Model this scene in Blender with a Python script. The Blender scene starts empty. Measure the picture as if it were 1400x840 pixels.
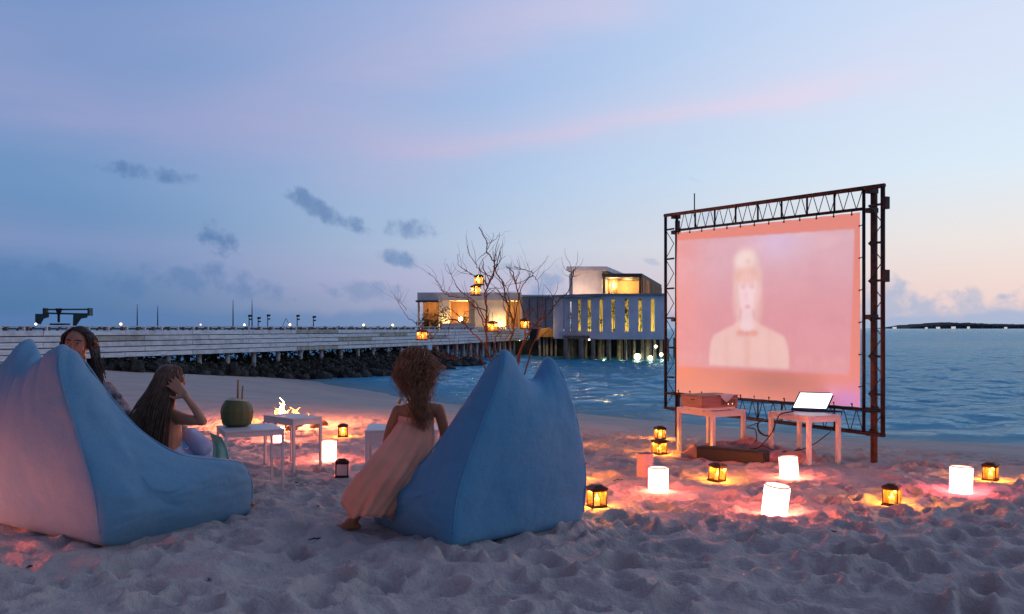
import bpy, bmesh, math, random
import numpy as np
from mathutils import Vector, Matrix

random.seed(7)
rng = np.random.default_rng(7)
S = bpy.context.scene
COL = S.collection
R = math.radians
PI = math.pi

# ------------------------------------------------------------------ camera
F = 1244.0            # focal length in photograph pixels (1400 wide)
CAMZ, HOR = 1.25, 448.5
cam = bpy.data.cameras.new('camera')
cam.sensor_width = 36.0
cam.lens = 36.0 * F / 1400.0
cam.shift_y = (HOR - 420.0) / 1400.0
cam.clip_start = 0.05
cam.clip_end = 20000
camo = bpy.data.objects.new('camera', cam)
COL.objects.link(camo)
camo.location = (0, 0, CAMZ)
camo.rotation_euler = (R(90), 0, 0)
S.camera = camo
S.view_settings.view_transform = 'Standard'
S.view_settings.look = 'None'
S.view_settings.exposure = 0.0
S.view_settings.gamma = 1.0
S.cycles.max_bounces = 8
S.cycles.transparent_max_bounces = 16
S.cycles.sample_clamp_indirect = 4.0
S.cycles.use_denoising = True

def at(px, py, D):
    return Vector(((px - 700.0) / F * D, D, CAMZ - (py - HOR) / F * D))

def lin(r, g, b):
    f = lambda c: (c / 12.92 if c <= 0.04045 else ((c + 0.055) / 1.055) ** 2.4)
    return (f(r / 255.0), f(g / 255.0), f(b / 255.0), 1.0)

# ------------------------------------------------------------------ node helper
class NT:
    def __init__(s, tree):
        s.t = tree; s.n = tree.nodes; s.l = tree.links
    def new(s, typ, **kw):
        n = s.n.new(typ)
        for k, v in kw.items(): setattr(n, k, v)
        return n
    def put(s, sock, v):
        if isinstance(v, bpy.types.NodeSocket): s.l.new(v, sock)
        else: sock.default_value = v
    def m(s, op, a, b=0.0, c=0.0):
        n = s.new('ShaderNodeMath', operation=op)
        s.put(n.inputs[0], a); s.put(n.inputs[1], b); s.put(n.inputs[2], c)
        return n.outputs[0]
    def ss(s, x, a, b):
        n = s.new('ShaderNodeMapRange', interpolation_type='SMOOTHSTEP')
        s.put(n.inputs[0], x); n.inputs[1].default_value = a; n.inputs[2].default_value = b
        return n.outputs[0]
    def mix(s, f, a, b, blend='MIX'):
        n = s.new('ShaderNodeMix', data_type='RGBA', blend_type=blend)
        s.put(n.inputs[0], f); s.put(n.inputs[6], a); s.put(n.inputs[7], b)
        return n.outputs[2]
    def ramp(s, f, stops):
        n = s.new('ShaderNodeValToRGB')
        e = n.color_ramp.elements
        while len(e) < len(stops): e.new(0.5)
        for i, (p, c) in enumerate(stops):
            e[i].position = p; e[i].color = c
        s.l.new(f, n.inputs[0])
        return n.outputs[0]
    def noise(s, vec, scale, detail=3.0, rough=0.5):
        n = s.new('ShaderNodeTexNoise')
        if vec is not None: s.l.new(vec, n.inputs['Vector'])
        n.inputs['Scale'].default_value = scale
        n.inputs['Detail'].default_value = detail
        n.inputs['Roughness'].default_value = rough
        return n.outputs[0]

# ------------------------------------------------------------------ world: dusk sky, sunset beyond the right edge
W = bpy.data.worlds.new('World'); S.world = W; W.use_nodes = True
nt = NT(W.node_tree); W.node_tree.nodes.clear()
out = nt.new('ShaderNodeOutputWorld'); bg = nt.new('ShaderNodeBackground')
nt.l.new(bg.outputs[0], out.inputs[0])
tc = nt.new('ShaderNodeTexCoord')
sep = nt.new('ShaderNodeSeparateXYZ'); nt.l.new(tc.outputs['Generated'], sep.inputs[0])
dx, dy, dz = sep.outputs
az = nt.m('ARCTAN2', dx, dy)                      # 0 = out to sea, + to the right
el = nt.m('ARCSINE', dz)
SUNAZ = R(58)
glow = nt.m('COSINE', nt.m('SUBTRACT', az, SUNAZ))
elp = nt.m('DIVIDE', el, R(26), 0)
eln = nt.new('ShaderNodeClamp'); nt.l.new(elp, eln.inputs[0]); eln = eln.outputs[0]
def st(*v): return [(p / 26.0, lin(*c)) for p, c in v]
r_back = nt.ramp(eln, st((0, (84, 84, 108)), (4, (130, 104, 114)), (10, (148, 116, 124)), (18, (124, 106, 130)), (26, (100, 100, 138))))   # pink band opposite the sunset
r_left = nt.ramp(eln, st((0, (74, 116, 160)), (3, (90, 130, 178)), (8, (110, 148, 194)), (12, (104, 148, 196)), (26, (110, 142, 198))))
r_mid = nt.ramp(eln, st((0, (168, 172, 202)), (2.5, (182, 184, 210)), (5, (188, 203, 226)), (10, (164, 196, 232)), (15, (150, 186, 230)), (26, (150, 176, 226))))
r_right = nt.ramp(eln, st((0, (236, 206, 202)), (2.5, (242, 218, 212)), (5, (238, 230, 226)), (9, (222, 236, 248)), (15, (208, 228, 250)), (26, (204, 214, 246))))
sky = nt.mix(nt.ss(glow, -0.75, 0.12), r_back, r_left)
sky = nt.mix(nt.ss(glow, 0.05, 0.62), sky, r_mid)
sky = nt.mix(nt.ss(glow, 0.42, 0.93), sky, r_right)
# higher up everything turns a deeper dusk blue
sky = nt.mix(nt.ss(el, R(26), R(80)), sky, lin(70, 88, 136))
nish = nt.new('ShaderNodeTexSky', sky_type='NISHITA')
nish.sun_disc = False; nish.sun_elevation = R(0.5); nish.sun_rotation = SUNAZ
sky = nt.mix(0.006, sky, nish.outputs[0], 'ADD')
# --- long pink streaks of high cloud
cv = nt.new('ShaderNodeCombineXYZ'); nt.l.new(az, cv.inputs[0]); nt.l.new(el, cv.inputs[1])
mp = nt.new('ShaderNodeMapping'); nt.l.new(cv.outputs[0], mp.inputs[0]); mp.inputs['Scale'].default_value = (1.2, 6.0, 1)
n_st = nt.noise(mp.outputs[0], 3.0, 5, 0.55)
n_big = nt.noise(mp.outputs[0], 1.3, 3, 0.5)
n_fin = nt.noise(cv.outputs[0], 46.0, 5, 0.6)
n_med = nt.noise(cv.outputs[0], 17.0, 4, 0.55)
def azel(px, py):
    x = (px - 700) / F; z = (HOR - py) / F
    return math.atan(x), math.atan(z / math.hypot(1, x))
def streak(p, q, width, a0, a1, power):
    global sky
    (x0, y0), (x1, y1) = azel(*p), azel(*q)
    k = (y1 - y0) / (x1 - x0)
    line = nt.m('MULTIPLY_ADD', az, k, y0 - k * x0)
    off = nt.m('SUBTRACT', el, line)
    off = nt.m('ADD', off, nt.m('MULTIPLY_ADD', n_st, 0.05, -0.025))
    g = nt.m('EXPONENT', nt.m('MULTIPLY', nt.m('POWER', nt.m('ABSOLUTE', nt.m('DIVIDE', off, width)), 2.0), -1.0))
    g = nt.m('MULTIPLY', g, nt.m('MULTIPLY', nt.ss(az, a0 - 0.12, a0 + 0.06), nt.ss(az, a1 + 0.12, a1 - 0.06)))
    g = nt.m('MULTIPLY', g, nt.m('MULTIPLY_ADD', n_st, 1.0, 0.25))
    pink = nt.mix(nt.ss(glow, 0.1, 0.95), lin(156, 162, 206), lin(240, 222, 240))
    sky = nt.mix(nt.m('MULTIPLY', g, power), sky, pink)
streak((560, 205), (1250, 95), 0.013, -0.12, 0.34, 0.8)
streak((560, 190), (1300, 70), 0.05, -0.15, 0.60, 0.36)
streak((380, 130), (850, -10), 0.036, -0.30, 0.14, 0.75)
streak((0, 120), (420, 190), 0.045, -0.70, -0.10, 0.8)
streak((0, 40), (500, 30), 0.045, -0.60, 0.0, 0.5)
streak((0, 320), (520, 380), 0.02, -0.60, 0.05, 0.45)
# --- small dark clouds, low over the sea
dark = None
def blob(px, py, w, h, rot=0.0, amt=1.0):
    global dark
    a0, e0 = azel(px, py)
    wa, ha = w / F / 2.0, h / F / 2.0
    da = nt.m('SUBTRACT', az, a0); de = nt.m('SUBTRACT', el, e0)
    c, s_ = math.cos(rot), math.sin(rot)
    u = nt.m('ADD', nt.m('MULTIPLY', da, c / wa), nt.m('MULTIPLY', de, -s_ / wa))
    v = nt.m('ADD', nt.m('MULTIPLY', da, s_ / ha), nt.m('MULTIPLY', de, c / ha))
    q = nt.m('ADD', nt.m('MULTIPLY', u, u), nt.m('MULTIPLY', v, v))
    q = nt.m('ADD', q, nt.m('MULTIPLY_ADD', n_fin, 5.2, -2.6))
    q = nt.m('ADD', q, nt.m('MULTIPLY_ADD', n_med, 3.6, -1.8))
    mk = nt.m('MULTIPLY', nt.ss(q, 1.5, -0.35), amt)
    dark = mk if dark is None else nt.m('MAXIMUM', dark, mk)
blob(205, 236, 100, 20, 0.08, 0.75)
blob(425, 280, 80, 26, 0.42, 0.9); blob(468, 302, 80, 24, 0.35, 0.9)
blob(552, 316, 84, 28, -0.05, 0.85); blob(297, 325, 56, 34, 0.6, 0.95)
blob(545, 352, 62, 24, 0.35, 0.9); blob(700, 365, 26, 10, 0.2, 0.4)
blob(745, 388, 56, 44, 0.1, 0.75); blob(40, 378, 130, 40, 0.15, 0.6)
blob(178, 388, 50, 34, 0, 0.55); blob(245, 384, 90, 36, 0.2, 0.6)
blob(330, 388, 120, 34, 0.25, 0.65); blob(500, 398, 120, 26, 0.1, 0.5)
blob(1215, 398, 74, 40, 0.15, 0.7); blob(1245, 425, 150, 50, 0.1, 0.7)
blob(1345, 428, 140, 50, -0.05, 0.65); blob(1374, 406, 34, 9, 0, 0.7)
blob(1460, 425, 150, 60, 0, 0.65); blob(890, 358, 22, 8, 0.3, 0.35)
blob(952, 246, 22, 8, 0.3, 0.3); blob(965, 300, 40, 26, 0, 0.4)
bank = nt.m('SUBTRACT', nt.m('MULTIPLY_ADD', n_med, 0.030, 0.004), el)
bank = nt.m('MULTIPLY', nt.ss(bank, -0.004, 0.010), 0.85)
dark = nt.m('MAXIMUM', dark, bank)
ccol = nt.mix(nt.ss(glow, 0.1, 0.9), lin(88, 124, 174), lin(158, 180, 212))
sky = nt.mix(dark, sky, ccol)
# below the horizon the world is only seen by bounced light
nt.l.new(sky, bg.inputs[0]); bg.inputs[1].default_value = 1.0

# ------------------------------------------------------------------ materials
MATS = {}
def mat(name, col, rough=0.6, metal=0.0, vary=0.0, vscale=8.0, bump=0.0, bscale=60.0, bdist=0.01,
        emit=None, estr=0.0, col2=None, spec=0.5, sheen=0.0, stretch=None, detail=5.0):
    if name in MATS: return MATS[name]
    m = bpy.data.materials.new(name); m.use_nodes = True
    t = NT(m.node_tree); b = t.n['Principled BSDF']
    col = tuple(col[:3]) + (1.0,)
    b.inputs['Roughness'].default_value = rough
    b.inputs['Metallic'].default_value = metal
    b.inputs['Specular IOR Level'].default_value = spec
    if sheen: b.inputs['Sheen Weight'].default_value = sheen
    tcn = t.new('ShaderNodeTexCoord'); vec = tcn.outputs['Object']
    if stretch:
        mpn = t.new('ShaderNodeMapping'); t.l.new(vec, mpn.inputs[0]); mpn.inputs['Scale'].default_value = stretch
        vec = mpn.outputs[0]
    if vary > 0:
        nz = t.noise(vec, vscale, detail, 0.6)
        c2 = tuple((col2 or tuple(c * (1 - vary) for c in col))[:3]) + (1.0,)
        t.l.new(t.mix(t.ss(nz, 0.35, 0.68), col, c2), b.inputs['Base Color'])
    else:
        b.inputs['Base Color'].default_value = col
    if bump > 0:
        nz = t.noise(vec, bscale, 4, 0.6)
        bn = t.new('ShaderNodeBump'); bn.inputs['Strength'].default_value = bump; bn.inputs['Distance'].default_value = bdist
        t.l.new(nz, bn.inputs['Height']); t.l.new(bn.outputs[0], b.inputs['Normal'])
    if emit:
        b.inputs['Emission Color'].default_value = tuple(emit[:3]) + (1.0,)
        b.inputs['Emission Strength'].default_value = estr
    MATS[name] = m
    return m

# ------------------------------------------------------------------ mesh builder
def obj_from(name, verts, faces, m=None, parent=None, smooth=True, world=True):
    me = bpy.data.meshes.new(name)
    if parent is not None and world:
        o0 = worldloc(parent)
        verts = [(v[0] - o0[0], v[1] - o0[1], v[2] - o0[2]) for v in verts]
    me.from_pydata([tuple(v) for v in verts], [], faces)
    if smooth and len(me.polygons): me.polygons.foreach_set('use_smooth', [True] * len(me.polygons))
    me.update()
    if m: me.materials.append(m)
    o = bpy.data.objects.new(name, me); COL.objects.link(o)
    if parent is not None: o.parent = parent
    return o

def worldloc(o):
    v = Vector(o.location)
    p = o.parent
    while p is not None:
        v = v + Vector(p.location); p = p.parent
    return v

class MB:
    def __init__(s): s.v = []; s.f = []
    def add(s, verts, faces):
        k = len(s.v); s.v += [tuple(v) for v in verts]
        s.f += [tuple(i + k for i in f) for f in faces]
        return s
    def box(s, c, size, rz=0.0, rot=None):
        M = rot if rot is not None else Matrix.Rotation(rz, 3, 'Z')
        c = Vector(c); h = Vector(size) / 2
        vs = [c + M @ Vector((sx * h.x, sy * h.y, sz * h.z)) for sx in (-1, 1) for sy in (-1, 1) for sz in (-1, 1)]
        return s.add(vs, [(0, 1, 3, 2), (4, 6, 7, 5), (0, 4, 5, 1), (2, 3, 7, 6), (0, 2, 6, 4), (1, 5, 7, 3)])
    def bar(s, a, b, w, h=None, up=(0, 0, 1)):
        a, b = Vector(a), Vector(b); h = h or w
        d = (b - a); L = d.length; d.normalize()
        u = Vector(up)
        if abs(d.dot(u)) > 0.98: u = Vector((1, 0, 0))
        x = d.cross(u).normalized(); z = x.cross(d)
        M = Matrix((x, d, z)).transposed()
        return s.box((a + b) / 2, (w, L, h), rot=M)
    def tube(s, pts, rad, n=8, cap=True, flat=1.0, up=None):
        pts = [Vector(p) for p in pts]; N = len(pts)
        if not hasattr(rad, '__len__'): rad = [rad] * N
        t0 = (pts[1] - pts[0]).normalized()
        ref = Vector(up) if up else (Vector((0, 0, 1)) if abs(t0.z) < 0.9 else Vector((1, 0, 0)))
        x = (ref - t0 * ref.dot(t0)).normalized()
        vs = []
        for i, p in enumerate(pts):
            t = (pts[min(i + 1, N - 1)] - pts[max(i - 1, 0)])
            if t.length < 1e-9: t = t0
            t = t.normalized()
            x = (x - t * x.dot(t)).normalized(); y = t.cross(x)
            for k in range(n):
                a = 2 * PI * k / n
                vs.append(p + x * (rad[i] * math.cos(a) * flat) + y * (rad[i] * math.sin(a)))
        fs = [(i * n + k, i * n + (k + 1) % n, (i + 1) * n + (k + 1) % n, (i + 1) * n + k) for i in range(N - 1) for k in range(n)]
        if cap: fs += [tuple(range(n - 1, -1, -1)), tuple((N - 1) * n + k for k in range(n))]
        return s.add(vs, fs)
    def lathe(s, c, prof, n=24, cap=True, M=None):
        c = Vector(c); vs = []
        for r, z in prof:
            for k in range(n):
                a = 2 * PI * k / n
                v = Vector((r * math.cos(a), r * math.sin(a), z))
                vs.append(c + (M @ v if M is not None else v))
        N = len(prof)
        fs = [(i * n + k, i * n + (k + 1) % n, (i + 1) * n + (k + 1) % n, (i + 1) * n + k) for i in range(N - 1) for k in range(n)]
        if cap: fs += [tuple(range(n - 1, -1, -1)), tuple((N - 1) * n + k for k in range(n))]
        return s.add(vs, fs)
    def ball(s, c, r, n=12, M=None):
        rx, ry, rz = (r, r, r) if not hasattr(r, '__len__') else r
        c = Vector(c); m_ = max(6, n // 2 + 1); vs = [c + ((M @ Vector((0, 0, -rz))) if M is not None else Vector((0, 0, -rz)))]
        for i in range(1, m_):
            ph = -PI / 2 + PI * i / m_
            for k in range(n):
                a = 2 * PI * k / n
                v = Vector((rx * math.cos(ph) * math.cos(a), ry * math.cos(ph) * math.sin(a), rz * math.sin(ph)))
                vs.append(c + (M @ v if M is not None else v))
        v = Vector((0, 0, rz)); vs.append(c + (M @ v if M is not None else v))
        fs = [(0, 1 + (k + 1) % n, 1 + k) for k in range(n)]
        for i in range(m_ - 2):
            fs += [(1 + i * n + k, 1 + i * n + (k + 1) % n, 1 + (i + 1) * n + (k + 1) % n, 1 + (i + 1) * n + k) for k in range(n)]
        T = len(vs) - 1; b = 1 + (m_ - 2) * n
        fs += [(b + k, b + (k + 1) % n, T) for k in range(n)]
        return s.add(vs, fs)
    def prism(s, poly, a, b):
        """poly: 2-D outline; a, b: functions mapping (x,y) to the two end faces"""
        n = len(poly)
        vs = [a(*p) for p in poly] + [b(*p) for p in poly]
        fs = [tuple(range(n - 1, -1, -1)), tuple(range(n, 2 * n))]
        fs += [(i, (i + 1) % n, n + (i + 1) % n, n + i) for i in range(n)]
        return s.add(vs, fs)
    def limb(s, pts, rad, n=12):
        """closed tapered limb with rounded ends, for bodies"""
        s.tube(pts, rad, n)
        for p, r in zip(pts, rad): s.ball(p, r, n)
        return s
    def build(s, name, m=None, parent=None, smooth=False, world=True):
        return obj_from(name, s.v, s.f, m, parent, smooth, world)

def fix_normals(o):
    bm = bmesh.new(); bm.from_mesh(o.data)
    bmesh.ops.recalc_face_normals(bm, faces=bm.faces)
    bm.to_mesh(o.data); bm.free()

def bevel(o, w=0.004, seg=2, ang=40):
    md = o.modifiers.new('bevel', 'BEVEL'); md.width = w; md.segments = seg
    md.limit_method = 'ANGLE'; md.angle_limit = R(ang)
    return o

def thing(name, label, cat, loc=(0, 0, 0), rz=0.0, group=None):
    o = bpy.data.objects.new(name, None); COL.objects.link(o)
    o.location = loc; o.rotation_euler = (0, 0, rz); o.empty_display_size = 0.1
    return tag(o, label, cat, group)
def tag(o, label=None, cat=None, group=None, kind=None):
    if label: o['label'] = label
    if cat: o['category'] = cat
    if group: o['group'] = group
    if kind: o['kind'] = kind
    return o
def copy_tree(o, parent=None):
    c = o.copy(); COL.objects.link(c); c.parent = parent
    for ch in list(o.children): copy_tree(ch, c)
    return c
def bake(o):
    """replace an object's mesh by its evaluated (modified) mesh"""
    dg = bpy.context.evaluated_depsgraph_get(); dg.update()
    me = bpy.data.meshes.new_from_object(o.evaluated_get(dg))
    old = o.data; o.modifiers.clear(); o.data = me
    bpy.data.meshes.remove(old)
    return o
def remeshed(o, voxel, smooth=6):
    md = o.modifiers.new('r', 'REMESH'); md.mode = 'VOXEL'; md.voxel_size = voxel; md.use_smooth_shade = True
    sm = o.modifiers.new('s', 'SMOOTH'); sm.factor = 0.5; sm.iterations = smooth
    return bake(o)
def point_light(name, loc, col, power, size, parent=None):
    l = bpy.data.lights.new(name, 'POINT'); l.color = col; l.energy = power; l.shadow_soft_size = size
    o = bpy.data.objects.new(name, l); COL.objects.link(o); o.location = loc
    if parent is not None: o.parent = parent
    return o

# ------------------------------------------------------------------ numpy noise
_G = rng.normal(size=(256, 256, 2)); _G /= np.linalg.norm(_G, axis=2, keepdims=True)
def pn(x, y, seed=0):
    x = np.asarray(x, float) + seed * 17.31; y = np.asarray(y, float) + seed * 9.77
    xi = np.floor(x).astype(int); yi = np.floor(y).astype(int); fx = x - xi; fy = y - yi
    u = fx ** 3 * (fx * (fx * 6 - 15) + 10); v = fy ** 3 * (fy * (fy * 6 - 15) + 10)
    def g(i, j, a, b):
        gg = _G[(xi + i) & 255, (yi + j) & 255]; return gg[..., 0] * a + gg[..., 1] * b
    n00 = g(0, 0, fx, fy); n10 = g(1, 0, fx - 1, fy); n01 = g(0, 1, fx, fy - 1); n11 = g(1, 1, fx - 1, fy - 1)
    return (n00 * (1 - u) + n10 * u) * (1 - v) + (n01 * (1 - u) + n11 * u) * v * 1.0
def fbm(x, y, o=4, seed=0):
    a = 1.0; t = 0
    for k in range(o):
        t = t + a * pn(x * 2 ** k, y * 2 ** k, seed + k); a *= 0.5
    return t

# ------------------------------------------------------------------ beach
WATER = -1.0
SHORE = [(140, -90), (30, 2), (16, 11.5), (9.6, 17.2), (7.55, 18.4), (5.75, 19.85), (4.15, 21.5), (1.9, 23.5), (0, 25.2),
         (-1.73, 26.9), (-4.2, 30.8), (-6.38, 34.5), (-8.5, 38.5), (-13, 46), (-24, 58), (-160, 130)]
def shore_dist(X, Y):
    best = np.full(np.shape(X), 1e9); sgn = np.ones(np.shape(X))
    for (ax, ay), (bx, by) in zip(SHORE[:-1], SHORE[1:]):
        ex, ey = bx - ax, by - ay; L2 = ex * ex + ey * ey
        t = np.clip(((X - ax) * ex + (Y - ay) * ey) / L2, 0, 1)
        d = np.hypot(X - ax - t * ex, Y - ay - t * ey)
        cr = ex * (Y - ay) - ey * (X - ax)
        upd = d < best
        sgn = np.where(upd, np.where(cr > 0, 1.0, -1.0), sgn); best = np.where(upd, d, best)
    return best * sgn
def base_h(X, Y):
    d = shore_dist(X, Y) + 0.5 * pn(X * 0.25, Y * 0.25, 3)
    t = 1 - d / 10.0
    z = -np.where(t < -0.15, 0, np.where(t > 0.15, t, (t + 0.15) ** 2 / 0.6))
    return np.maximum(z, -2.6), d
def axis(lo, hi, step, a, b, grow):
    c = list(np.arange(lo, hi + step / 2, step)); s = step; x = c[-1]
    up = []
    while x < b: s *= grow; x += s; up.append(x)
    s = step; x = c[0]; dn = []
    while x > a: s *= grow; x -= s; dn.append(x)
    return np.array(dn[::-1] + c + up)
gx = axis(-4.6, 6.4, 0.022, -300, 300, 1.055)
gy = axis(3.2, 10.6, 0.022, -200, 140, 1.045)
GX, GY = np.meshgrid(gx, gy)
GZ, GD = base_h(GX, GY)
fade = np.clip((GD - 2.5) / 6.0, 0, 1) ** 1.3
soft = np.clip((18 - GY) / 8.0, 0, 1) * fade
lump = 0.036 * fbm(GX * 1.15, GY * 1.15, 3, 11) + 0.026 * fbm(GX * 3.2, GY * 3.2, 3, 23)
GZ = GZ + soft * 0.017 * (0.4 - np.abs(pn(GX * 6.5 + pn(GX * 4, GY * 4, 6), GY * 6.5, 37)) * 1.5)
ridge = 0.052 * (0.45 - np.abs(pn(GX * 2.3 + 0.5 * pn(GX * 3, GY * 3, 5), GY * 2.3, 31)) * 1.6)
soft = soft * np.clip(1.08 - (GY - 5.5) * .09, .62, 1.05)
GZ = GZ + soft * 0.92 * (lump + ridge) + 0.03 * fade * pn(GX * 0.5, GY * 0.5, 41) + 0.003 * fbm(GX * 14, GY * 14, 2, 7) * soft
# footprints, heel and toe hollows with a pushed-up rim
for k in range(3600):
    cx, cy = rng.uniform(-5, 7.2), rng.uniform(2.8, 12.8)
    a = rng.uniform(0, PI); la = rng.uniform(0.06, 0.135); lb = la * rng.uniform(.45, .8); dp = la * rng.uniform(.13, .32)
    r0 = la * 2.3
    i0, i1 = np.searchsorted(gx, [cx - r0, cx + r0]); j0, j1 = np.searchsorted(gy, [cy - r0, cy + r0])
    if i1 <= i0 or j1 <= j0: continue
    U = GX[j0:j1, i0:i1] - cx; V = GY[j0:j1, i0:i1] - cy
    u = (U * math.cos(a) + V * math.sin(a)) / la; v = (-U * math.sin(a) + V * math.cos(a)) / lb
    q = np.sqrt(u * u + v * v)
    GZ[j0:j1, i0:i1] += soft[j0:j1, i0:i1] * (-dp * np.exp(-q ** 4 * 0.8) + dp * 0.5 * np.exp(-((q - 1.32) / 0.27) ** 2) * (1 + .6 * u / np.maximum(q, .1)))
GZ[(GD < 1.5)] += 0
def gz(x, y):
    i = int(np.clip(np.searchsorted(gx, x) - 1, 0, len(gx) - 2)); j = int(np.clip(np.searchsorted(gy, y) - 1, 0, len(gy) - 2))
    fx = (x - gx[i]) / (gx[i + 1] - gx[i]); fy = (y - gy[j]) / (gy[j + 1] - gy[j])
    return float((GZ[j, i] * (1 - fx) + GZ[j, i + 1] * fx) * (1 - fy) + (GZ[j + 1, i] * (1 - fx) + GZ[j + 1, i + 1] * fx) * fy)
def ground_spot(px, py):
    """where the ray through a photo pixel meets the sand"""
    for D in np.arange(4.0, 40.0, 0.02):
        p = at(px, py, D)
        if p.z <= gz(p.x, p.y): return Vector((p.x, p.y, gz(p.x, p.y)))
    return at(px, py, 10)
LANTERN_SPOTS = [(816, 692), (789.5, 655), (901.5, 621.5), (902.5, 600), (980, 657.5), (1219, 690), (1354, 656), (469, 597), (766, 607), (467, 652),
                 (900, 672), (1058, 703), (1079.5, 653), (1313.5, 673), (449.5, 630), (380, 604), (882, 651)]
SPOT = {}
for q_ in LANTERN_SPOTS:
    p = ground_spot(*q_); SPOT[q_] = p
    r_ = np.hypot(GX - p.x, GY - p.y); k_ = np.clip((r_ - .11) / .16, 0, 1); k_ = k_ * k_ * (3 - 2 * k_)
    GZ = np.where(r_ < .3, GZ * k_ + (p.z - .004) * (1 - k_), GZ)
def grid_mesh(name, X, Y, Z, m):
    ny, nx = X.shape
    me = bpy.data.meshes.new(name)
    co = np.stack([X, Y, Z], -1).reshape(-1, 3).astype(np.float32)
    idx = np.arange(nx * ny).reshape(ny, nx)
    q = np.stack([idx[:-1, :-1], idx[:-1, 1:], idx[1:, 1:], idx[1:, :-1]], -1).reshape(-1, 4)
    me.vertices.add(len(co)); me.vertices.foreach_set('co', co.ravel())
    me.loops.add(q.size); me.loops.foreach_set('vertex_index', q.ravel().astype(np.int32))
    me.polygons.add(len(q)); me.polygons.foreach_set('loop_start', np.arange(0, q.size, 4, dtype=np.int32))
    me.polygons.foreach_set('loop_total', np.full(len(q), 4, np.int32))
    me.polygons.foreach_set('use_smooth', np.ones(len(q), bool))
    me.update(calc_edges=True); me.validate()
    me.materials.append(m)
    o = bpy.data.objects.new(name, me); COL.objects.link(o)
    return o

ms = bpy.data.materials.new('coral_sand'); ms.use_nodes = True
t = NT(ms.node_tree); b = t.n['Principled BSDF']
tcn = t.new('ShaderNodeTexCoord'); P = tcn.outputs['Object']
at_ = t.new('ShaderNodeAttribute'); at_.attribute_name = 'wet'
c = t.mix(t.ss(t.noise(P, 1.1, 4), 0.35, 0.7), (0.50, 0.435, 0.385, 1), (0.42, 0.365, 0.33, 1))
c = t.mix(t.ss(t.noise(P, 90, 3, 0.7), 0.60, 0.75), c, (0.40, 0.33, 0.29, 1))
c = t.mix(t.ss(t.noise(P, 260, 2, 0.7), 0.56, 0.72), c, (0.72, 0.66, 0.62, 1))
c = t.mix(at_.outputs['Fac'], c, (0.27, 0.25, 0.25, 1))
t.l.new(c, b.inputs['Base Color'])
t.put(b.inputs['Roughness'], t.m('MULTIPLY_ADD', at_.outputs['Fac'], -0.45, 0.9))
b.inputs['Specular IOR Level'].default_value = 0.25
hsum = t.m('ADD', t.m('ADD', t.m('MULTIPLY', t.noise(P, 38, 4, 0.6), 0.012), t.m('MULTIPLY', t.noise(P, 17, 4, 0.6), 0.024)), t.m('MULTIPLY', t.noise(P, 210, 3, 0.7), 0.0024))
bn = t.new('ShaderNodeBump'); bn.inputs['Strength'].default_value = 0.9; bn.inputs['Distance'].default_value = 1.0
t.l.new(hsum, bn.inputs['Height']); t.l.new(bn.outputs[0], b.inputs['Normal'])
beach = grid_mesh('sand_beach', GX, GY, GZ, ms)
wet = np.clip(1 - (GD + 0.25 * pn(GX * 0.8, GY * 0.8, 77)) / 2.6, 0, 1).astype(np.float32)
wa = beach.data.attributes.new('wet', 'FLOAT', 'POINT'); wa.data.foreach_set('value', wet.ravel())
tag(beach, kind='structure')

# ------------------------------------------------------------------ sea
sx = axis(-26, 40, 0.22, -9000, 9000, 1.07)
ys = [9.0]; stp = 0.10
while ys[-1] < 140: stp = max(0.10, 0.0032 * ys[-1]); ys.append(ys[-1] + stp)
while ys[-1] < 9000: stp *= 1.10; ys.append(ys[-1] + stp)
ys = [9 - 0.4 * 1.3 ** k for k in range(24, -1, -1)] + ys
SX, SY = np.meshgrid(sx, np.array(ys))
SZ = np.full(SX.shape, WATER)
wrng = np.random.default_rng(3)
for k in range(46):
    wl = wrng.uniform(0.55, 3.6); th = wrng.normal(0.45, 0.42); amp = 0.0062 * wl ** 0.7
    kx, ky = math.sin(th) * 2 * PI / wl, -math.cos(th) * 2 * PI / wl
    wob = 0.9 * pn(SX * 0.12, SY * 0.12, k)
    ph = kx * SX + ky * SY + wrng.uniform(0, 6.28) + wob * 2
    SZ += amp * (np.sin(ph) + 0.25 * np.sin(2 * ph + 1.3)) * np.clip((3.0 * wl / 0.5 - SY * 0.012), 0, 1)
sd = shore_dist(SX, SY)
amp_f = np.clip(-sd / 5.0, 0.10, 1.0) * np.clip(1.15 - SY / 170, 0, 1) * (np.abs(SX) < 90)
SZ = WATER + (SZ - WATER) * amp_f
mw = bpy.data.materials.new('sea_water'); mw.use_nodes = True
t = NT(mw.node_tree); b = t.n['Principled BSDF']
tcn = t.new('ShaderNodeTexCoord'); P = tcn.outputs['Object']
ash = t.new('ShaderNodeAttribute'); ash.attribute_name = 'shallow'
c = t.mix(ash.outputs['Fac'], (0.03, 0.29, 0.46, 1), (0.17, 0.28, 0.32, 1))
t.l.new(c, b.inputs['Base Color'])
mp1 = t.new('ShaderNodeMapping'); t.l.new(P, mp1.inputs[0]); mp1.inputs['Rotation'].default_value = (0, 0, 0.3); mp1.inputs['Scale'].default_value = (0.55, 1.5, 1)
h1 = t.m('MULTIPLY', t.noise(mp1.outputs[0], 2.4, 6, 0.62), 0.42)
h2 = t.m('MULTIPLY', t.noise(mp1.outputs[0], 0.9, 4, 0.55), 0.38)
bn = t.new('ShaderNodeBump'); bn.inputs['Strength'].default_value = 0.55; bn.inputs['Distance'].default_value = 1.0
t.l.new(t.m('ADD', h1, h2), bn.inputs['Height'])
t.n.remove(b)
df = t.new('ShaderNodeBsdfDiffuse'); t.l.new(c, df.inputs[0]); t.l.new(bn.outputs[0], df.inputs['Normal'])
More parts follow.
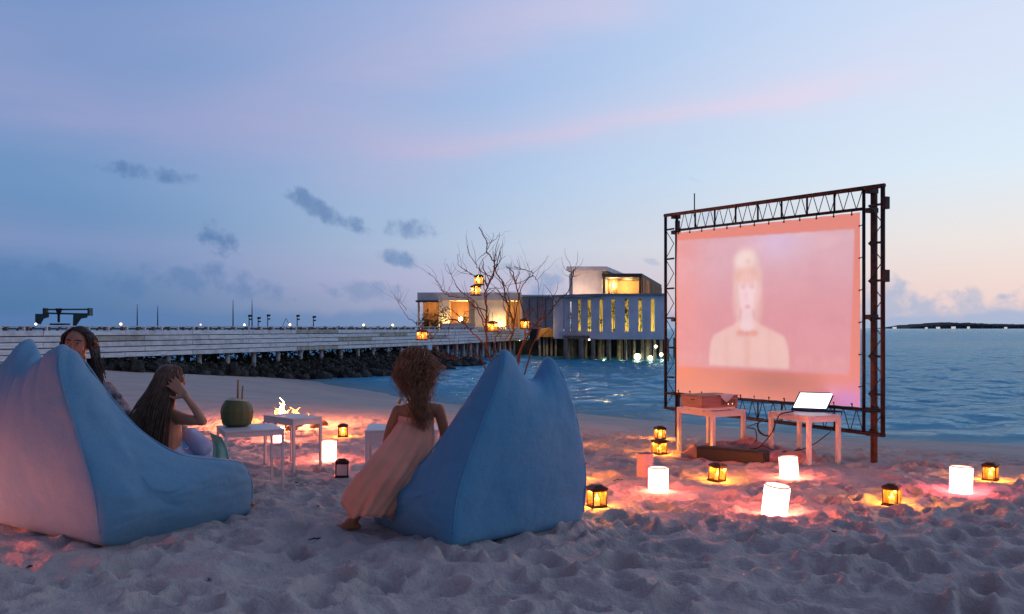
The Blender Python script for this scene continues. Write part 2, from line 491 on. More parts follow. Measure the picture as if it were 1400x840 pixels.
gs = t.new('ShaderNodeBsdfGlossy'); gs.inputs[0].default_value = (0.66, 0.90, 1.0, 1); gs.inputs[1].default_value = 0.07; t.l.new(bn.outputs[0], gs.inputs['Normal'])
fz = t.new('ShaderNodeFresnel'); fz.inputs[0].default_value = 1.333; t.l.new(bn.outputs[0], fz.inputs['Normal'])
mx = t.new('ShaderNodeMixShader'); t.l.new(fz.outputs[0], mx.inputs[0]); t.l.new(df.outputs[0], mx.inputs[1]); t.l.new(gs.outputs[0], mx.inputs[2])
t.l.new(mx.outputs[0], t.n['Material Output'].inputs[0])
sea = grid_mesh('sea', SX, SY, SZ, mw)
sh = sea.data.attributes.new('shallow', 'FLOAT', 'POINT'); sh.data.foreach_set('value', np.clip(1 + (sd) / 2.2, 0, 1).astype(np.float32).ravel())
tag(sea, kind='structure')

# ------------------------------------------------------------------ common materials
M_white = mat('white_painted_board', (0.76, 0.80, 0.83), 0.7, vary=0.3, vscale=2.5, bump=0.3, bscale=30, stretch=(1, 1, 6))
M_white2 = mat('weathered_board', (0.46, 0.45, 0.38), 0.75, vary=0.4, vscale=3, bump=0.3, bscale=30)
M_white3 = mat('pale_board', (0.68, 0.71, 0.73), 0.72, vary=0.3, vscale=3, bump=0.3, bscale=30)
M_pier = mat('concrete_pile', (0.50, 0.50, 0.47), 0.8, vary=0.45, vscale=2.2, bump=0.3, bscale=20)
M_pile_shaded = mat('shaded_pile', (0.20, 0.19, 0.17), 0.8, vary=0.5, vscale=2.2, bump=0.3, bscale=20)  # darker copy for unlit piles; the under-deck shade is in the colour
M_deck = mat('deck_timber', (0.20, 0.15, 0.11), 0.75, vary=0.4, vscale=4, bump=0.3, bscale=20)
M_black = mat('dark_metal', (0.022, 0.018, 0.02), 0.5, 0.4, vary=0.4, vscale=20)
M_rust = mat('rusted_pipe', (0.13, 0.060, 0.035), 0.75, 0.2, vary=0.6, vscale=14, bump=0.4, bscale=60, bdist=0.004)
M_tubes = mat('painted_steel_tube', (0.050, 0.026, 0.024), 0.55, 0.4, vary=0.6, vscale=10)
M_tablew = mat('white_enamel', (0.66, 0.62, 0.60), 0.42, vary=0.12, vscale=9)
M_wall = mat('white_render', (0.78, 0.74, 0.70), 0.85, vary=0.18, vscale=1.2, bump=0.2, bscale=8)
M_wallg = mat('grey_render', (0.66, 0.76, 0.82), 0.85, vary=0.2, vscale=0.9, bump=0.2, bscale=8)
M_grey2 = mat('slate_cladding', (0.27, 0.30, 0.33), 0.8, vary=0.25, vscale=1.4)
M_roof = mat('roof_edge', (0.055, 0.055, 0.06), 0.7, vary=0.3, vscale=3)
M_wood = mat('warm_timber', (0.34, 0.17, 0.07), 0.6, vary=0.35, vscale=3, stretch=(1, 1, 0.15))
M_leaf = mat('leaf_green', (0.055, 0.095, 0.035), 0.55, vary=0.5, vscale=2.2)
M_cable = mat('black_cable', (0.012, 0.012, 0.014), 0.5)

# ------------------------------------------------------------------ jetty on piles
JET = [(-19.0, 20.0), (-15.6, 27.7), (-12.7, 34.3), (-8.0, 45.4), (-3.6, 58.0), (0.2, 74.0), (1.6, 80.5)]
JTOP, JH = 1.16, 0.96
jl = [0.0]
for a, b_ in zip(JET[:-1], JET[1:]): jl.append(jl[-1] + math.hypot(b_[0] - a[0], b_[1] - a[1]))
def jp(s, off=0.0):
    s = max(0.0, min(jl[-1] - 1e-6, s))
    k = max(i for i in range(len(jl) - 1) if jl[i] <= s)
    f = (s - jl[k]) / (jl[k + 1] - jl[k])
    a, b_ = Vector(JET[k]), Vector(JET[k + 1]); d = (b_ - a).normalized()
    # smooth tangent
    p = a.lerp(b_, f)
    n = Vector((-d.y, d.x))
    return p + n * off, d
jet = thing('jetty', 'long pale jetty with five rows of white boards on round piles', 'jetty', (JET[0][0], JET[0][1], 0))
rows = 5; bh = JH / rows
SEG = 3.3; ns = int(jl[-1] / SEG)
for i in range(ns):
    for r_ in range(rows):
        st_ = i * SEG + (0.0 if r_ % 2 == 0 else 0.9)
        a, d = jp(st_ + 0.012); b2, _ = jp(st_ + SEG - 0.012)
        n = Vector((d.y, -d.x))                          # towards the beach
        jut = random.uniform(0.0, 0.02)
        z0 = JTOP - r_ * bh - bh + 0.028; z1 = JTOP - r_ * bh - random.uniform(0, 0.006)
        p0 = Vector((*(a + n * (0.03 + jut)), (z0 + z1) / 2)); p1 = Vector((*(b2 + n * (0.03 + jut)), (z0 + z1) / 2 + random.uniform(-.004, .004)))
        mm = random.choices([M_white, M_white3, M_white2], [8, 4, 1.0])[0]
        o = MB().bar(p0, p1, 0.035, z1 - z0).build('plank', mm, jet)
# backing beam, deck, far fascia
for nm, off, w_, zc, hh, mm in (('backing_beam', 0.06, 0.05, JTOP - JH / 2, JH - 0.03, M_roof), ('deck', 1.3, 2.45, JTOP - 0.16, 0.12, M_deck),
                           ('far_beam', 2.6, 0.08, JTOP - 0.5, 0.9, M_deck)):
    mb = MB()
    for k in range(len(JET) - 1):
        a, d = jp(jl[k] + 1e-4, off); b2, _ = jp(jl[k + 1] - 1e-4, off)
        mb.bar((*a, zc), (*(b2 + d * 0.02), zc), w_, hh)
    mb.build(nm, mm, jet)
pos0 = None
s_ = 0.6
# piles stand where the photograph shows them, 1.65 m apart
SP0 = None
def s_of_px(px):
    best = min(((abs(jp(s, 0.35)[0].x / jp(s, 0.35)[0].y - (px - 700) / F), s) for s in np.arange(0, jl[-1], 0.05)))
    return best[1]
s_ = s_of_px(308.0) - 1.65 * 12
while s_ < jl[-1]:
    if s_ > 0:
        a, _ = jp(s_, 0.22)
        o = MB().lathe((a.x, a.y, -2.2), [(0.10, 0), (0.10, 2.2 + JTOP - JH + 0.05 + 0.02)], 14).build('pile', M_pier, jet, True)
        a, _ = jp(s_, 2.3)
        o = MB().lathe((a.x, a.y, -2.2), [(0.10, 0), (0.10, 2.2 + JTOP - JH + 0.05 + 0.02)], 10).build('pile', M_pile_shaded, jet, True)
    s_ += 1.65
mb = MB(); mb2 = MB()
s_ = 0.3
while s_ < jl[-1] - 0.2:
    a, d = jp(s_, 0.10); mb.bar((*a, JTOP - 0.1), (*a, JTOP + 0.13), 0.07, 0.07)
    a2, _ = jp(s_ + 0.35, 2.45); mb2.bar((*a2, JTOP - 0.1), (*a2, JTOP + 0.12), 0.10, 0.10)
    s_ += 0.82
for k in range(len(JET) - 1):
    a, d = jp(jl[k] + 1e-4, 0.10); b2, _ = jp(jl[k + 1] - 1e-4, 0.10)
    mb.bar((*a, JTOP + 0.145), (*b2, JTOP + 0.145), 0.05, 0.028)
    a, d = jp(jl[k] + 1e-4, 2.45); b2, _ = jp(jl[k + 1] - 1e-4, 2.45)
    mb2.bar((*a, JTOP + 0.13), (*b2, JTOP + 0.13), 0.05, 0.03)
tag(mb.build('railing', M_white, jet), kind='stuff')
tag(mb2.build('far_railing', M_deck, jet), kind='stuff')

# small deck lights along the jetty
M_bulb = mat('warm_bulb', (1, 0.8, 0.5), emit=(1.0, 0.58, 0.22), estr=4.5)
M_bulbw = mat('white_bulb', (1, 1, 1), emit=(0.95, 0.95, 1.0), estr=8)
M_bulbd = mat('dim_bulb', (1, 0.8, 0.5), emit=(1.0, 0.6, 0.25), estr=2.2)
lt = [(42, 'w', 'cold white deck light on the jetty left of the green boat hoist'), (157.5, 'b', 'bright warm deck light on the jetty right of the dark haired woman'),
      (267, 'd', 'dim warm deck light on the jetty above the long haired girl'), (327.5, 'w', 'small white deck light on the jetty between two tall masts'),
      (390.5, 'b', 'bright warm deck light on the jetty behind the fire'), (491.5, 'b', 'warm deck light on the jetty left of the curly haired girl'),
      (531.5, 'b', 'warm deck light on the jetty just left of the lit pavilion')]
for px, k, lb in lt:
    s0 = s_of_px(px); a, _ = jp(s0, 0.10); D = a.y
    g = thing('deck_light', lb, 'deck light', (a.x, a.y, JTOP + 0.159), group='deck lights along the jetty')
    MB().lathe((0, 0, 0), [(0.025, 0), (0.025, 0.02)], 10).build('stem', M_black, g, world=False)
    r0 = {'b': 0.030 * D / 30, 'w': 0.020 * D / 30, 'd': 0.02 * D / 30}[k] + 0.012
    MB().ball((0, 0, 0.02 + r0), r0, 10).build('bulb', {'b': M_bulb, 'w': M_bulbw, 'd': M_bulbd}[k], g, True, world=False)

# green boat hoist standing on the far side of the jetty
M_green = mat('green_painted_steel', (0.022, 0.085, 0.095), 0.55, 0.2, vary=0.3, vscale=5)
ho = thing('boat_hoist', 'green steel boat hoist with a twin beam standing on the jetty', 'boat hoist', at(87, 443, 33.0))
D = 33.0
MB().bar(at(62, 423.5, D), at(124, 423.2, D), 0.25, 0.05).bar(at(62, 428.5, D), at(124, 429.8, D), 0.25, 0.06).build('beam', M_green, ho)
for x0, x1 in ((61, 63.5), (122, 124.5)):
    MB().bar(at((x0 + x1) / 2, 421.5, D), at((x0 + x1) / 2, 432, D), 0.28, 0.07).build('end_plate', M_green, ho)
def plate(px_poly, D, th):
    return MB().prism(px_poly, lambda x, y: at(x, y, D - th / 2), lambda x, y: at(x, y, D + th / 2) )
o = plate([(48, 429.3), (67, 429.3), (67, 434), (60, 436), (55.5, 444), (48, 441.5)], D, 0.3).build('bracket', M_green, ho); fix_normals(o)
o = plate([(100, 430), (120, 430), (119.5, 434.5), (111, 436), (104, 446), (99.5, 446)], D, 0.3).build('bracket', M_green, ho); fix_normals(o)
o = plate([(76, 421.8), (85, 421.8), (85, 424), (82, 431), (82, 441), (78.5, 441), (78.5, 431), (76, 424)], D - 0.18, 0.12).build('trolley', M_black, ho); fix_normals(o)
MB().box(at(82, 443.6, D), (0.5, 0.5, 0.06)).build('base', M_black, ho)

# distant jetty out on the water with masts and floodlights
DJ = 118.0
dj = thing('distant_jetty', 'low dark distant jetty along the horizon behind the near jetty', 'jetty', (at(200, 447, DJ).x, DJ, 0))
xa, xb = at(-220, 447, DJ).x, at(566, 447, DJ).x
MB().box(((xa + xb) / 2, DJ, 1.14), (xb - xa, 3.0, 0.22)).build('deck', M_deck, dj)
mb = MB(); x = xa
while x < xb:
    mb.lathe((x, DJ - 1.2, -2.2), [(0.16, 0), (0.16, 3.25)], 8)
    mb.box((x + 0.4, DJ - 1.3, 1.36), (0.34, 0.2, 0.26)); x += 1.7
tag(mb.build('piles', M_deck, dj), kind='stuff')
mast_l = ['slim bare mast standing just right of the green boat hoist', 'slim bare mast above the dark haired woman, second from the boat hoist',
          'tall bare mast beside the small white deck light', 'tall bare mast beside a low floodlight post']
for (px, top), lb in zip(((187.6, 416), (215.6, 418), (318.6, 410), (344.6, 410)), mast_l):
    b0 = at(px, 446, DJ); h = at(px, top, DJ).z - 1.25
    o = MB().lathe((0, 0, 0), [(0.085, 0), (0.06, h * 0.6), (0.025, h)], 8).build('mast', M_black); o.location = (b0.x, DJ, 1.25)
    tag(o, lb, 'mast', 'masts on the distant jetty')
fl = ['short floodlight post left of the tall mast pair', 'lowest floodlight post, between mast and next floodlight', 'floodlight post in the middle of the row above the coconut',
      'floodlight post right of the bright deck light', 'last floodlight post of the row, farthest from the masts']
for (px, top), lb in zip(((340.5, 431), (353, 434), (366, 430.5), (406.3, 431), (428.5, 432.5)), fl):
    b0 = at(px, 446, DJ); h = at(px, top, DJ).z - 1.25
    g = thing('floodlight_post', lb, 'floodlight', (b0.x, DJ, 1.25), group='floodlight posts on the distant jetty')
    MB().lathe((0, 0, 0), [(0.07, 0), (0.05, h)], 8).build('post', M_black, g, world=False)
    MB().box((0.12, 0, h - 0.1), (0.42, 0.25, 0.26), 0).build('lamp_head', M_black, g, world=False)
    MB().box((0.16, 0, h - 0.55), (0.34, 0.2, 0.18), 0).build('control_box', M_black, g, world=False)
af = thing('tripod_frame', 'thin grey a-frame mast on the distant jetty right of the deck light', 'frame', (at(391, 446, DJ).x, DJ, 1.25))
o0 = worldloc(af)
MB().bar((-0.55, 0, 0), (0, 0, 1.25), 0.05).bar((0.6, 0, 0), (0, 0, 1.25), 0.05).build('strut', M_black, af, world=False)

# rock slope with scrub under the jetty
def rock(mb, c, r, n=7, jit=.25):
    k0 = len(mb.v)
    mb.ball(c, (r * random.uniform(.8, 1.3), r * random.uniform(.8, 1.3), r * random.uniform(.6, 1.0)), n)
    c = Vector(c)
    for i in range(k0, len(mb.v)):
        v = Vector(mb.v[i]); mb.v[i] = tuple(c + (v - c) * random.uniform(1 - jit * 1.12, 1 + jit * .88))
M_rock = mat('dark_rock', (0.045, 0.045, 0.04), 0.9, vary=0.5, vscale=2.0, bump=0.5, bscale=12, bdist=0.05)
mb = MB()
s_ = s_of_px(120)
while s_ < s_of_px(598):
    px_here = 700 + F * jp(s_)[0].x / jp(s_)[0].y
    reach = 1.0 + 1.7 * min(1, max(0, (px_here - 330) / 110))
    for k in range(9):
        off = random.uniform(-reach, 2.3)
        a, d = jp(s_ + random.uniform(0, 0.5), off)
        hgt = -0.95 + 0.62 * min(1, max(0, (off + reach) / (reach + 0.9))) + random.uniform(-0.1, 0.06)
        if px_here < 330: hgt = max(hgt, base_h(np.array([a.x]), np.array([a.y]))[0][0] + random.uniform(-0.1, 0.22))
        rock(mb, (a.x, a.y, hgt), random.uniform(0.16, 0.34))
    s_ += 0.36
tag(mb.build('rock_slope', M_rock), 'dark rock slope under the jetty boards', 'rocks', kind='stuff')
mb = MB()
s_ = s_of_px(120)
while s_ < s_of_px(590):
    px_here = 700 + F * jp(s_)[0].x / jp(s_)[0].y
    reach = 0.9 + 1.5 * min(1, max(0, (px_here - 330) / 110))
    for k in range(150):
        off = random.uniform(-reach, 1.8)
        a, d = jp(s_ + random.uniform(0, 0.5), off)
        b0 = max(-0.95 + 0.62 * min(1, max(0, (off + reach) / (reach + 0.9))), float(base_h(np.array([a.x]), np.array([a.y]))[0][0]) if px_here < 330 else -2)
        p = Vector((a.x, a.y, b0 + random.uniform(0.0, 0.42) * (1.0 if off < .5 else 1.9)))
        u = Vector((random.gauss(0, 1), random.gauss(0, 1), random.gauss(0.3, 0.8))).normalized()
        w = u.cross(Vector((random.gauss(0, 1), random.gauss(0, 1), random.gauss(0, 1)))).normalized()
        l_ = random.uniform(0.07, 0.15)
        mb.add([p - u * l_, p + w * l_ * .35, p + u * l_, p - w * l_ * .35], [(0, 1, 2, 3)])
    s_ += 0.36
M_scrub = mat('dark_scrub', (0.030, 0.038, 0.026), 0.7, vary=0.5, vscale=2.2)
tag(mb.build('scrub', M_scrub), 'dark green scrub growing among the rocks under the jetty', 'scrub', kind='stuff')

# ------------------------------------------------------------------ overwater buildings
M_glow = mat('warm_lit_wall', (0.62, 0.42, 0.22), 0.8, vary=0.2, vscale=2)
def X(px, D): return (px - 700) / F * D
def Z(py, D): return CAMZ - (py - HOR) / F * D
# --- grey block with slots
gb = thing('slotted_pavilion', 'grey overwater block with tall narrow lit slots standing on piles', 'building', (X(840, 63), 63, 0))
plan = [(757, 67.5), (763, 66.0), (771, 65.0), (780, 64.2), (792, 63.5), (806, 63.0), (822, 62.6), (838, 62.3), (857, 62.1), (875, 62.0), (892.5, 62.0), (909.5, 62.0)]
def plan_pt(px):
    for (a, da), (b_, db) in zip(plan[:-1], plan[1:]):
        if a <= px <= b_:
            f = (px - a) / (b_ - a); D = da + (db - da) * f
            return Vector((X(px, D), D, 0))
    return Vector((X(plan[-1][0], 62), 62, 0))
zt, zs1, zs0, zb = Z(404, 62), Z(408.5, 62), Z(453.5, 62), Z(464.3, 62)
slots = [(771, 1.6), (780.5, 2.2), (792.5, 3.6), (806, 4.4), (822, 4.6), (838.5, 4.8), (857, 5.0), (875.5, 5.0), (892.5, 5.2)]
edges = [757.0]
for px, w_ in slots: edges += [px - w_ / 2, px + w_ / 2]
edges += [909.5]
TH = Vector((0, 0.25, 0))
def wall_strip(pxs, z0, z1):
    mb = MB(); pts = [plan_pt(p) for p in pxs]
    for a, b_ in zip(pts[:-1], pts[1:]):
        up0, up1 = Vector((0, 0, z0)), Vector((0, 0, z1))
        mb.add([a + up0, b_ + up0, b_ + up1, a + up1, a + TH + up0, b_ + TH + up0, b_ + TH + up1, a + TH + up1],
               [(0, 1, 2, 3), (5, 4, 7, 6), (3, 2, 6, 7), (1, 0, 4, 5), (0, 3, 7, 4), (2, 1, 5, 6)])
    return mb
allp = sorted(set([p for p, _ in plan]))
wall_strip(allp, zs1, zt).build('upper_wall_band', M_wallg, gb)
wall_strip(allp, zb, zs0).build('lower_wall_band', M_wallg, gb)
for i in range(0, len(edges), 2):
    wall_strip([edges[i], edges[i + 1]], zs0, zs1).build('wall_panel', M_wallg, gb)
mb = MB()
for p0, p1 in zip(allp[:-1], allp[1:]):
    a, b_ = plan_pt(p0), plan_pt(p1)
    mb.bar((a.x, a.y - 0.06, zt + 0.06), (b_.x, b_.y - 0.06, zt + 0.06), 0.5, 0.12)
mb.build('parapet', M_grey2, gb)
xl, xr = X(757, 67.5), X(909.5, 62)
MB().box(((xl + xr) / 2 + 0.2, 67.6, zt - 0.06), (xr - xl - 0.6, 10.0, 0.12)).build('roof', M_grey2, gb)
MB().box(((xl + xr) / 2 + 0.2, 67.8, zb + 0.15), (xr - xl - 0.6, 9.6, 0.2)).build('floor_slab', M_deck, gb)
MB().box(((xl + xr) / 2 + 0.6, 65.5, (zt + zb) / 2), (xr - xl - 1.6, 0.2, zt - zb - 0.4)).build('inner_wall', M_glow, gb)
MB().box((xr - 0.12, 66.2, (zt + zb) / 2), (0.25, 8, zt - zb - 0.02)).build('side_wall', M_wallg, gb)
for px in (800, 838, 875, 893):
    point_light('slot_lamp', Vector((X(px, 63.8), 63.8, 0.75)) - worldloc(gb), (0.95, 0.80, 0.20), 150, 0.15, gb)
# planting behind the slots
fol = MB()
def leaves(mb, c, sx_, sz_, n, l0, l1, sy_=0.25):
    for k in range(n):
        p = Vector((c[0] + random.gauss(0, sx_), c[1] + random.gauss(0, sy_), c[2] + random.gauss(0, sz_)))
        u = Vector((random.gauss(0, 1), random.gauss(0, 1), random.gauss(0, 1))).normalized()
        w = u.cross(Vector((random.gauss(0, 1), random.gauss(0, 1), random.gauss(0, 1)))).normalized(); l_ = random.uniform(l0, l1)
        mb.add([p - u * l_, p + w * l_ * .33, p + u * l_, p - w * l_ * .33], [(0, 1, 2, 3)])
slot_desc = {771: 'first slot at the rounded end', 780.5: 'second slot from the rounded end', 792.5: 'slot nearest the deck lamp', 806: 'fourth slot', 822: 'fifth slot', 838.5: 'sixth slot', 857: 'seventh slot', 875.5: 'slot left of the clear orange slot'}
gi = 0
for px, nlow in ((780.5, 60), (792.5, 36), (806, 40), (822, 26), (838.5, 75), (857, 85), (875.5, 24)):
    c0 = plan_pt(px); y = c0.y + 0.5
    m_ = MB(); leaves(m_, (X(px, y), y, Z(432 if px not in (838.5, 857) else 424, 62)), 0.16, 0.55, nlow, 0.09, 0.22, 0.12)
    m_.tube([(X(px, y), y, zb + 0.26), (X(px, y) + 0.03, y, Z(438, 62)), (X(px, y) - 0.05, y, Z(420, 62))], [0.03, 0.025, 0.012], 5)
    o = m_.build('potted_plant', M_leaf)
    words = ['second', 'third', 'fourth', 'fifth', 'sixth', 'seventh', 'eighth', 'last']
    tag(o, 'leafy plant showing in the %s slot of the grey pavilion from its rounded end' % words[gi], 'plant', 'plants in the slots of the grey pavilion'); gi += 1
# piles under it
k = 0
for ry, step in ((62.5, 1.0), (64.2, 1.15), (66.0, 1.2), (68.5, 1.3)):
    x = xl + 0.5 + (ry - 62) * 0.17
    while x < xr + 2:
        r0 = random.choice([0.10, 0.14, 0.17])
        MB().lathe((x, ry + random.uniform(-.15, .15), -2.4), [(r0, 0), (r0, 2.4 + zb + 0.04)], 10).build('pile', M_pile_shaded, gb, True)
        x += step * random.uniform(0.8, 1.2)
MB().box(((xl + xr) / 2, 71.5, -0.6), (xr - xl + 3, 0.3, 2.0 + zb)).build('rear_shade_wall', M_rock, gb)  # added dark sheet standing in for the deep shade under the block
for px, D, pw in ((871, 62.9, 40), (890, 63.0, 30), (905, 63.2, 26), (812, 63.2, 10), (826, 65, 10), (851, 63.2, 10)):
    point_light('water_lamp', Vector((X(px, D), D, -0.72)) - worldloc(gb), (1.0, 0.80, 0.34), pw, 0.08, gb)
M_lampw = mat('bright_lamp', (1, 1, 0.8), emit=(1.0, 0.85, 0.5), estr=10)
for px, py, D, r0, lb in ((871.5, 488, 62.15, 0.22, 'bright round lamp low among the piles throwing light on the water'), (889, 489.5, 62.2, 0.15, 'bright lamp low among the piles right of the brightest one'), (896.5, 474, 62.4, 0.10, 'lamp on a pile under the clear orange slot'),
                          (904, 485, 62.3, 0.12, 'lamp low among the piles beside the screen frame'), (805.5, 464.8, 61.7, 0.055, 'small white lamp under the edge of the grey pavilion')):
    p = at(px, py, D)
    o = MB().ball((0, 0, 0), (r0, r0 * .6, r0), 10).build('pile_lamp', M_lampw, None, True); o.location = p
    tag(o, lb, 'lamp', 'lamps under the grey pavilion')

# --- upper storey: white core and glazed lounge
up = thing('roof_lounge', 'white and glass roof lounge lit warm inside on top of the grey pavilion', 'building', (X(830, 66), 66, zt))
D0 = 65.0
zU = zt + 0.02
MB().box(((X(783, D0) + X(823, D0)) / 2, D0 + 2.0, (zU + Z(371, D0)) / 2), (X(823, D0) - X(783, D0), 4.0, Z(371, D0) - zU)).build('white_core', M_wall, up)
o = MB().prism([(774, 0), (829, 0), (858, 11), (800, 11)], lambda x, y: Vector((X(x, D0 + y * 1.0), D0 - 0.4 + y, Z(371, D0) + 0.002)), lambda x, y: Vector((X(x, D0 + y * 1.0), D0 - 0.4 + y, Z(365, D0)))).build('roof_slab', M_wall, up); fix_normals(o)
c0 = Vector((X(877, D0), D0 - 0.2, 0)); l0 = Vector((X(822.6, D0), D0 - 0.2, 0)); r1 = Vector((X(904.5, 82), 82, 0))
bk = l0 + (r1 - c0)
zc0, zc1 = Z(379.5, D0), Z(374.3, D0)
o = MB().prism([(0, 0), (1, 0), (1, 1), (0, 1)], lambda u, v: l0.lerp(c0, u).lerp(bk.lerp(r1, u), v) + Vector((0, 0, zc0)), lambda u, v: l0.lerp(c0, u).lerp(bk.lerp(r1, u), v) + Vector((0, 0, zc1))).build('canopy_roof', M_roof, up); fix_normals(o)
for p in (l0 + Vector((0.15, 0.1, 0)), c0 + Vector((-0.1, 0.15, 0))):
    MB().box((p.x, p.y, (zU + zc0) / 2), (0.16, 0.16, zc0 - zU)).build('corner_post', M_roof, up)
for px in (832.5, 839.2, 842.8): MB().box((X(px, D0 + 1.5), D0 + 1.5, (zU + zc0) / 2), (0.16, 0.1, zc0 - zU)).build('mullion', M_wood, up)
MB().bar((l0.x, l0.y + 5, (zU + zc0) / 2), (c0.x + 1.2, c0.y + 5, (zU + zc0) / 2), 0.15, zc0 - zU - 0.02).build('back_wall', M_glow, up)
MB().box(((l0.x + X(848, 66)) / 2, D0 + 2.6, (zU + zc0) / 2), (X(848, 66) - l0.x, 0.1, zc0 - zU - 0.01)).build('lit_panel', M_wall, up)
for k in range(15):
    f = 0.03 + 0.94 * k / 14.0
    p = c0.lerp(r1, f)
    MB().box((p.x, p.y, (zU + zc0) / 2), (0.10, 0.5, zc0 - zU), rz=math.atan2(-(r1 - c0).x, (r1 - c0).y) ).build('slat', M_wood, up)
MB().bar((l0.x, l0.y + 0.1, zU + 0.12), (c0.x, c0.y + 0.1, zU + 0.12), 0.1, 0.14).build('sill', M_roof, up)
for px, yy in ((786, -1.2), (806, -1.2)): point_light('wall_washer', Vector((X(px, D0), D0 + yy, zU + 0.35)) - worldloc(up), (1.0, 0.62, 0.42), 42, 0.2, up)
point_light('lounge_lamp', Vector((X(838, 66.6), 66.4, zc0 - 0.5)) - worldloc(up), (1.0, 0.62, 0.24), 260, 0.15, up)
point_light('lounge_lamp', Vector((X(862, 67), 68.6, zc0 - 0.4)) - worldloc(up), (1.0, 0.55, 0.2), 170, 0.15, up)

# --- low wing behind the jetty
DW = 88.0
wg = thing('low_wing', 'low white wing with three warm lit openings behind the jetty', 'building', (X(640, DW), DW, JTOP))
zf, zr = JTOP - 0.02, Z(400.3, DW); zo = Z(411, DW)
def wbox(nm, p0, p1, z0, z1, y0, y1, m_): return MB().box(((X(p0, DW) + X(p1, DW)) / 2, DW + (y0 + y1) / 2, (z0 + z1) / 2), (X(p1, DW) - X(p0, DW), y1 - y0, z1 - z0)).build(nm, m_, wg)
wbox('roof_fascia', 571, 713, zo, zr, -0.3, 7, M_wall)
wbox('awning', 570, 600, Z(413.6, DW), zo - 0.02, -1.2, 0.2, M_roof)
for p0, p1 in ((571, 574), (600, 614.5), (649, 692), (711.5, 714)): wbox('wall_pier', p0, p1, zf, zo - 0.003, 0, 0.5, M_wall)
wbox('back_wall', 573, 714, zf, zo - 0.004, 4.0, 4.3, M_wood)
for p0, p1 in ((599, 600.2), (613, 614.2), (650, 651), (691, 692)): wbox('partition', p0, p1, zf, zo - 0.006, 0.52, 3.98, M_wood)
wbox('glass_screen', 641, 648.8, zf, zo - 0.008, 0.25, 0.3, M_grey2)
wbox('low_wall', 603, 650, zf, zf + 0.55, -1.6, -1.3, M_wall)
M_curt = mat('curtain_cloth', (0.55, 0.42, 0.3), 0.9, vary=0.2, vscale=6)
for px in (697, 703.5, 709.5): wbox('curtain', px - 1.2, px + 1.2, zf, zo - 0.01, 0.35, 0.6, M_curt)
for px, yy, zz, pw in ((586, 2.6, 2.2, 60), (627, 2.4, 1.6, 130), (633, 1.6, 2.3, 60), (703, 2.2, 2.2, 110), (683, -0.7, 0.5, 90), (606, -0.7, 0.4, 60), (618, -0.9, 0.3, 45)):
    point_light('room_lamp', Vector((X(px, DW), DW + yy, JTOP + zz)) - worldloc(wg), (1.0, 0.58, 0.20), pw * 1.5, 0.12, wg)
o = MB().ball((0, 0, 0), 0.22, 12).build('wall_lamp', M_lampw, None, True); o.location = (X(627, DW), DW + 3.6, Z(436, DW)); tag(o, 'glowing lamp inside the middle lit opening of the white wing', 'lamp')
gw = thing('grey_link', 'dark slate grey link block between the white wing and slotted pavilion', 'building', (X(740, 86), 86, 0))
MB().box(((X(714, 86) + X(775, 86)) / 2, 89, (zf + Z(405.5, 86)) / 2), (X(775, 86) - X(714, 86), 6, Z(405.5, 86) - zf)).build('wall', M_grey2, gw)
MB().box(((X(713, 86) + X(777, 86)) / 2, 88.8, Z(404.5, 86)), (X(777, 86) - X(713, 86), 6.6, 0.14)).build('roof_edge', M_wallg, gw)
for px in (724, 735, 746): MB().box((X(px, 86), 85.96, (zf + Z(409, 86)) / 2), (0.06, 0.06, Z(409, 86) - zf)).build('batten', M_roof, gw)
ld = thing('landing_deck', 'amber lit timber landing between the jetty and the slotted pavilion', 'landing', (X(745, 70), 70, 0))
MB().box(((X(738, 70) + X(768, 70)) / 2, 73, 0.85), (X(768, 70) - X(738, 70), 6, 0.62)).build('timber_edge', M_wood, ld)
o = MB().prism([(732, 467), (740, 448.5), (752, 448.5), (738, 462)], lambda x, y: at(x, y, 69.8), lambda x, y: at(x, y, 70.0) ).build('stair_side', M_wood, ld); fix_normals(o)
MB().box((X(747, 70), 75, -0.7), (5, 0.2, 1.8)).build('back_wall', M_rock, ld)  # added dark sheet standing in for shade under the landing
for px in (738, 744, 748, 754, 760): MB().lathe((X(px, 71), 71, -2.2), [(0.09, 0), (0.09, 2.74)], 8).build('pile', M_pier, ld, True)
point_light('landing_lamp', Vector((X(747, 69), 68.6, 1.5)) - worldloc(ld), (1.0, 0.6, 0.2), 60, 0.1, ld)
point_light('landing_lamp', Vector((X(751, 72), 72.6, -0.4)) - worldloc(ld), (1.0, 0.7, 0.25), 40, 0.1, ld)
# added dark wall imitating the shade behind the far jetty end and the wing
MB().box(((X(590, 93) + X(760, 93)) / 2, 95.5, 0.0), (X(760, 93) - X(590, 93), 0.3, 2.3)).build('under_wing_shade_wall', M_rock, wg)
MB().box(((X(571, DW) + X(714, DW)) / 2, DW + 1.0, zf - 0.2), (X(714, DW) - X(571, DW), 8.0, 0.3)).build('floor_slab', M_deck, wg)
for i, px in enumerate((689, 709, 718, 721.5)):
    o = MB().ball((0, 0, 0), 0.16 if i != 1 else 0.26, 10).build('pile_lamp', M_lampw, None, True); o.location = at(px, 469, 82 - i)
    tag(o, ['small lamp under the jetty end left of the tree lanterns', 'largest lamp under the jetty end behind the bare tree', 'lamp under the jetty end right of the bare tree', 'small lamp under the jetty end nearest the timber landing'][i], 'lamp', 'lamps under the jetty end')
